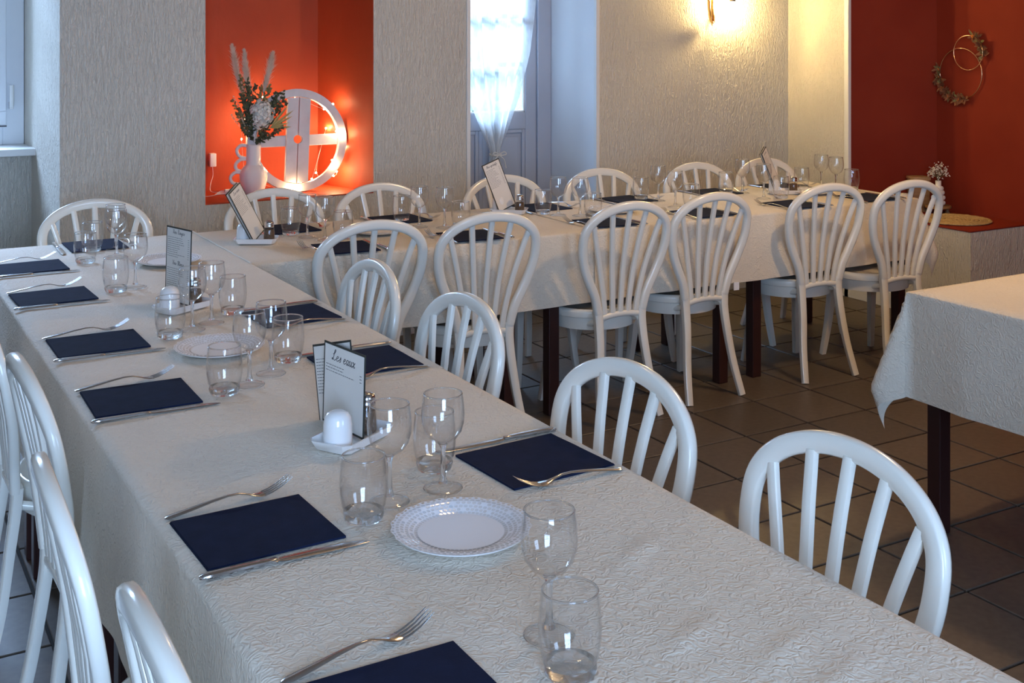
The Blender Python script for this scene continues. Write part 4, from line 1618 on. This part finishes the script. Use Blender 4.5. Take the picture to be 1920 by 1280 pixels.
for (cy, cz, r), angs in (((4.70, 1.324, .148), (-8, -25 - 12, -62, -88, 8)), ((4.635, 1.447, .1), (110, 150))):
    for an in angs:
        a = d2(an)
        bm = bmesh.new()
        p = wl(cy + r * math.cos(a), cz + r * math.sin(a), -.016)
        for q in range(14):
            aa = q * 2.4
            leafq(bm, p, Vector((-.7 + .03 * q, math.cos(aa), math.sin(aa))), Vector((-1, 0, 0)), .012, .004)
        ball(bm, p, .006, 1)
        build('dried_flower', bm, 'flower_orange', wre)

ZBch = .514
bm = bmesh.new()
for q in range(9):
    rr_ = .012 + q * .0225
    nn = max(10, int(rr_ * 330))
    pts = []
    for k in range(nn):
        a = 2 * PI * k / nn
        pts.append((rr_ * math.cos(a), rr_ * math.sin(a), .005 + .0012 * (k % 2)))
    sweep(bm, pts, ell(.0125, .005, 6), (0, 0, 1), True, scale=None)
for v in bm.verts:
    v.co += rv(.0012)
    v.co.z = max(v.co.z, .0004)
tag(build('braided_mat', bm, 'straw', None, 180, (5.462, 4.53, ZBch)), 'round braided straw mat on the red bench', 'mat')
SX, SY = 5.615, 4.765
st = thing('wooden_stand', 'small round dark wooden stand on feet, on the red bench', 'stand', (SX, SY, ZBch))
bm = bmesh.new(); lathe(bm, [(0, .028), (.068, .028), (.074, .032), (.074, .042), (.070, .046), (0, .046)], 32); build('stand_top', bm, 'wood_mid', st, 40)
for k in range(4):
    a = PI / 4 + k * PI / 2
    bm = bmesh.new(); lathe(bm, [(0, 0), (.012, 0), (.014, .006), (.010, .016), (.013, .0275), (0, .0275)], 12, 0, .05 * math.cos(a), .05 * math.sin(a)); build('foot', bm, 'wood_mid', st, 40)
bv = thing('ribbed_vase', 'small white vase of stacked round ribs on the wooden stand', 'vase', (SX - .005, SY - .005, ZBch + .0462))
bm = bmesh.new()
pr = [(0, 0), (.026, 0)]
for k, (r0, zc) in enumerate(((.040, .015), (.040, .045), (.036, .074), (.030, .098))):
    for j in range(7):
        a = -PI / 2 + PI * j / 6
        pr.append((r0 - .012 + .012 * math.cos(a), zc + .0135 * math.sin(a)))
pr += [(.016, .113), (.0165, .142), (.0145, .142), (.013, .115), (0, .10)]
lathe(bm, pr, 32)
build('body', bm, 'matte_white', bv, 180)
gy = thing('gypsophila_bunch', 'bunch of tiny white dried flowers in the ribbed vase', 'flowers', (SX - .005, SY - .005, ZBch + .0462))
bm = bmesh.new(); bm2 = bmesh.new()
for k in range(70):
    a, u = R.uniform(0, 2 * PI), math.sqrt(R.random())
    tip = Vector((.062 * u * math.cos(a), .062 * u * math.sin(a), .235 - .05 * u * u + R.uniform(-.035, .015)))
    sweep(bm, spline([(0, 0, .12), (tip.x * .25, tip.y * .25, .165), tuple(tip)], 3), ell(.0006, .0006, 4), (0, 1, .1))
    for q in range(3):
        ball(bm2, tip + rv(.009), R.uniform(.0025, .0042), 1)
build('stems', bm, 'stem', gy)['kind'] = 'stuff'
build('blossoms', bm2, 'petal', gy)['kind'] = 'stuff'
wbx = thing('wooden_box', 'small upright wooden box with flat lid behind the ribbed vase', 'box', (5.575, 4.875, ZBch), d2(-22))
bm = bmesh.new(); box(bm, -.05, .05, -.045, .045, 0, .185, bev=.003); build('body', bm, 'wood_mid', wbx, 40)
bm = bmesh.new(); box(bm, -.054, .054, -.049, .049, .1852, .205, bev=.004); build('lid', bm, 'wood_pale', wbx, 40)
cd = thing('pillar_candle', 'short cream candle left of the wooden box on the bench', 'candle', (5.455, 4.875, ZBch))
bm = bmesh.new(); lathe(bm, [(0, 0), (.030, 0), (.031, .003), (.031, .105), (.028, .110), (.020, .107), (0, .106)], 28); build('wax', bm, 'card', cd, 60)
bm = bmesh.new(); sweep(bm, [(0, 0, .106), (.001, 0, .118)], ell(.0009, .0009, 6), (0, 1, 0)); build('wick', bm, 'ink', cd)
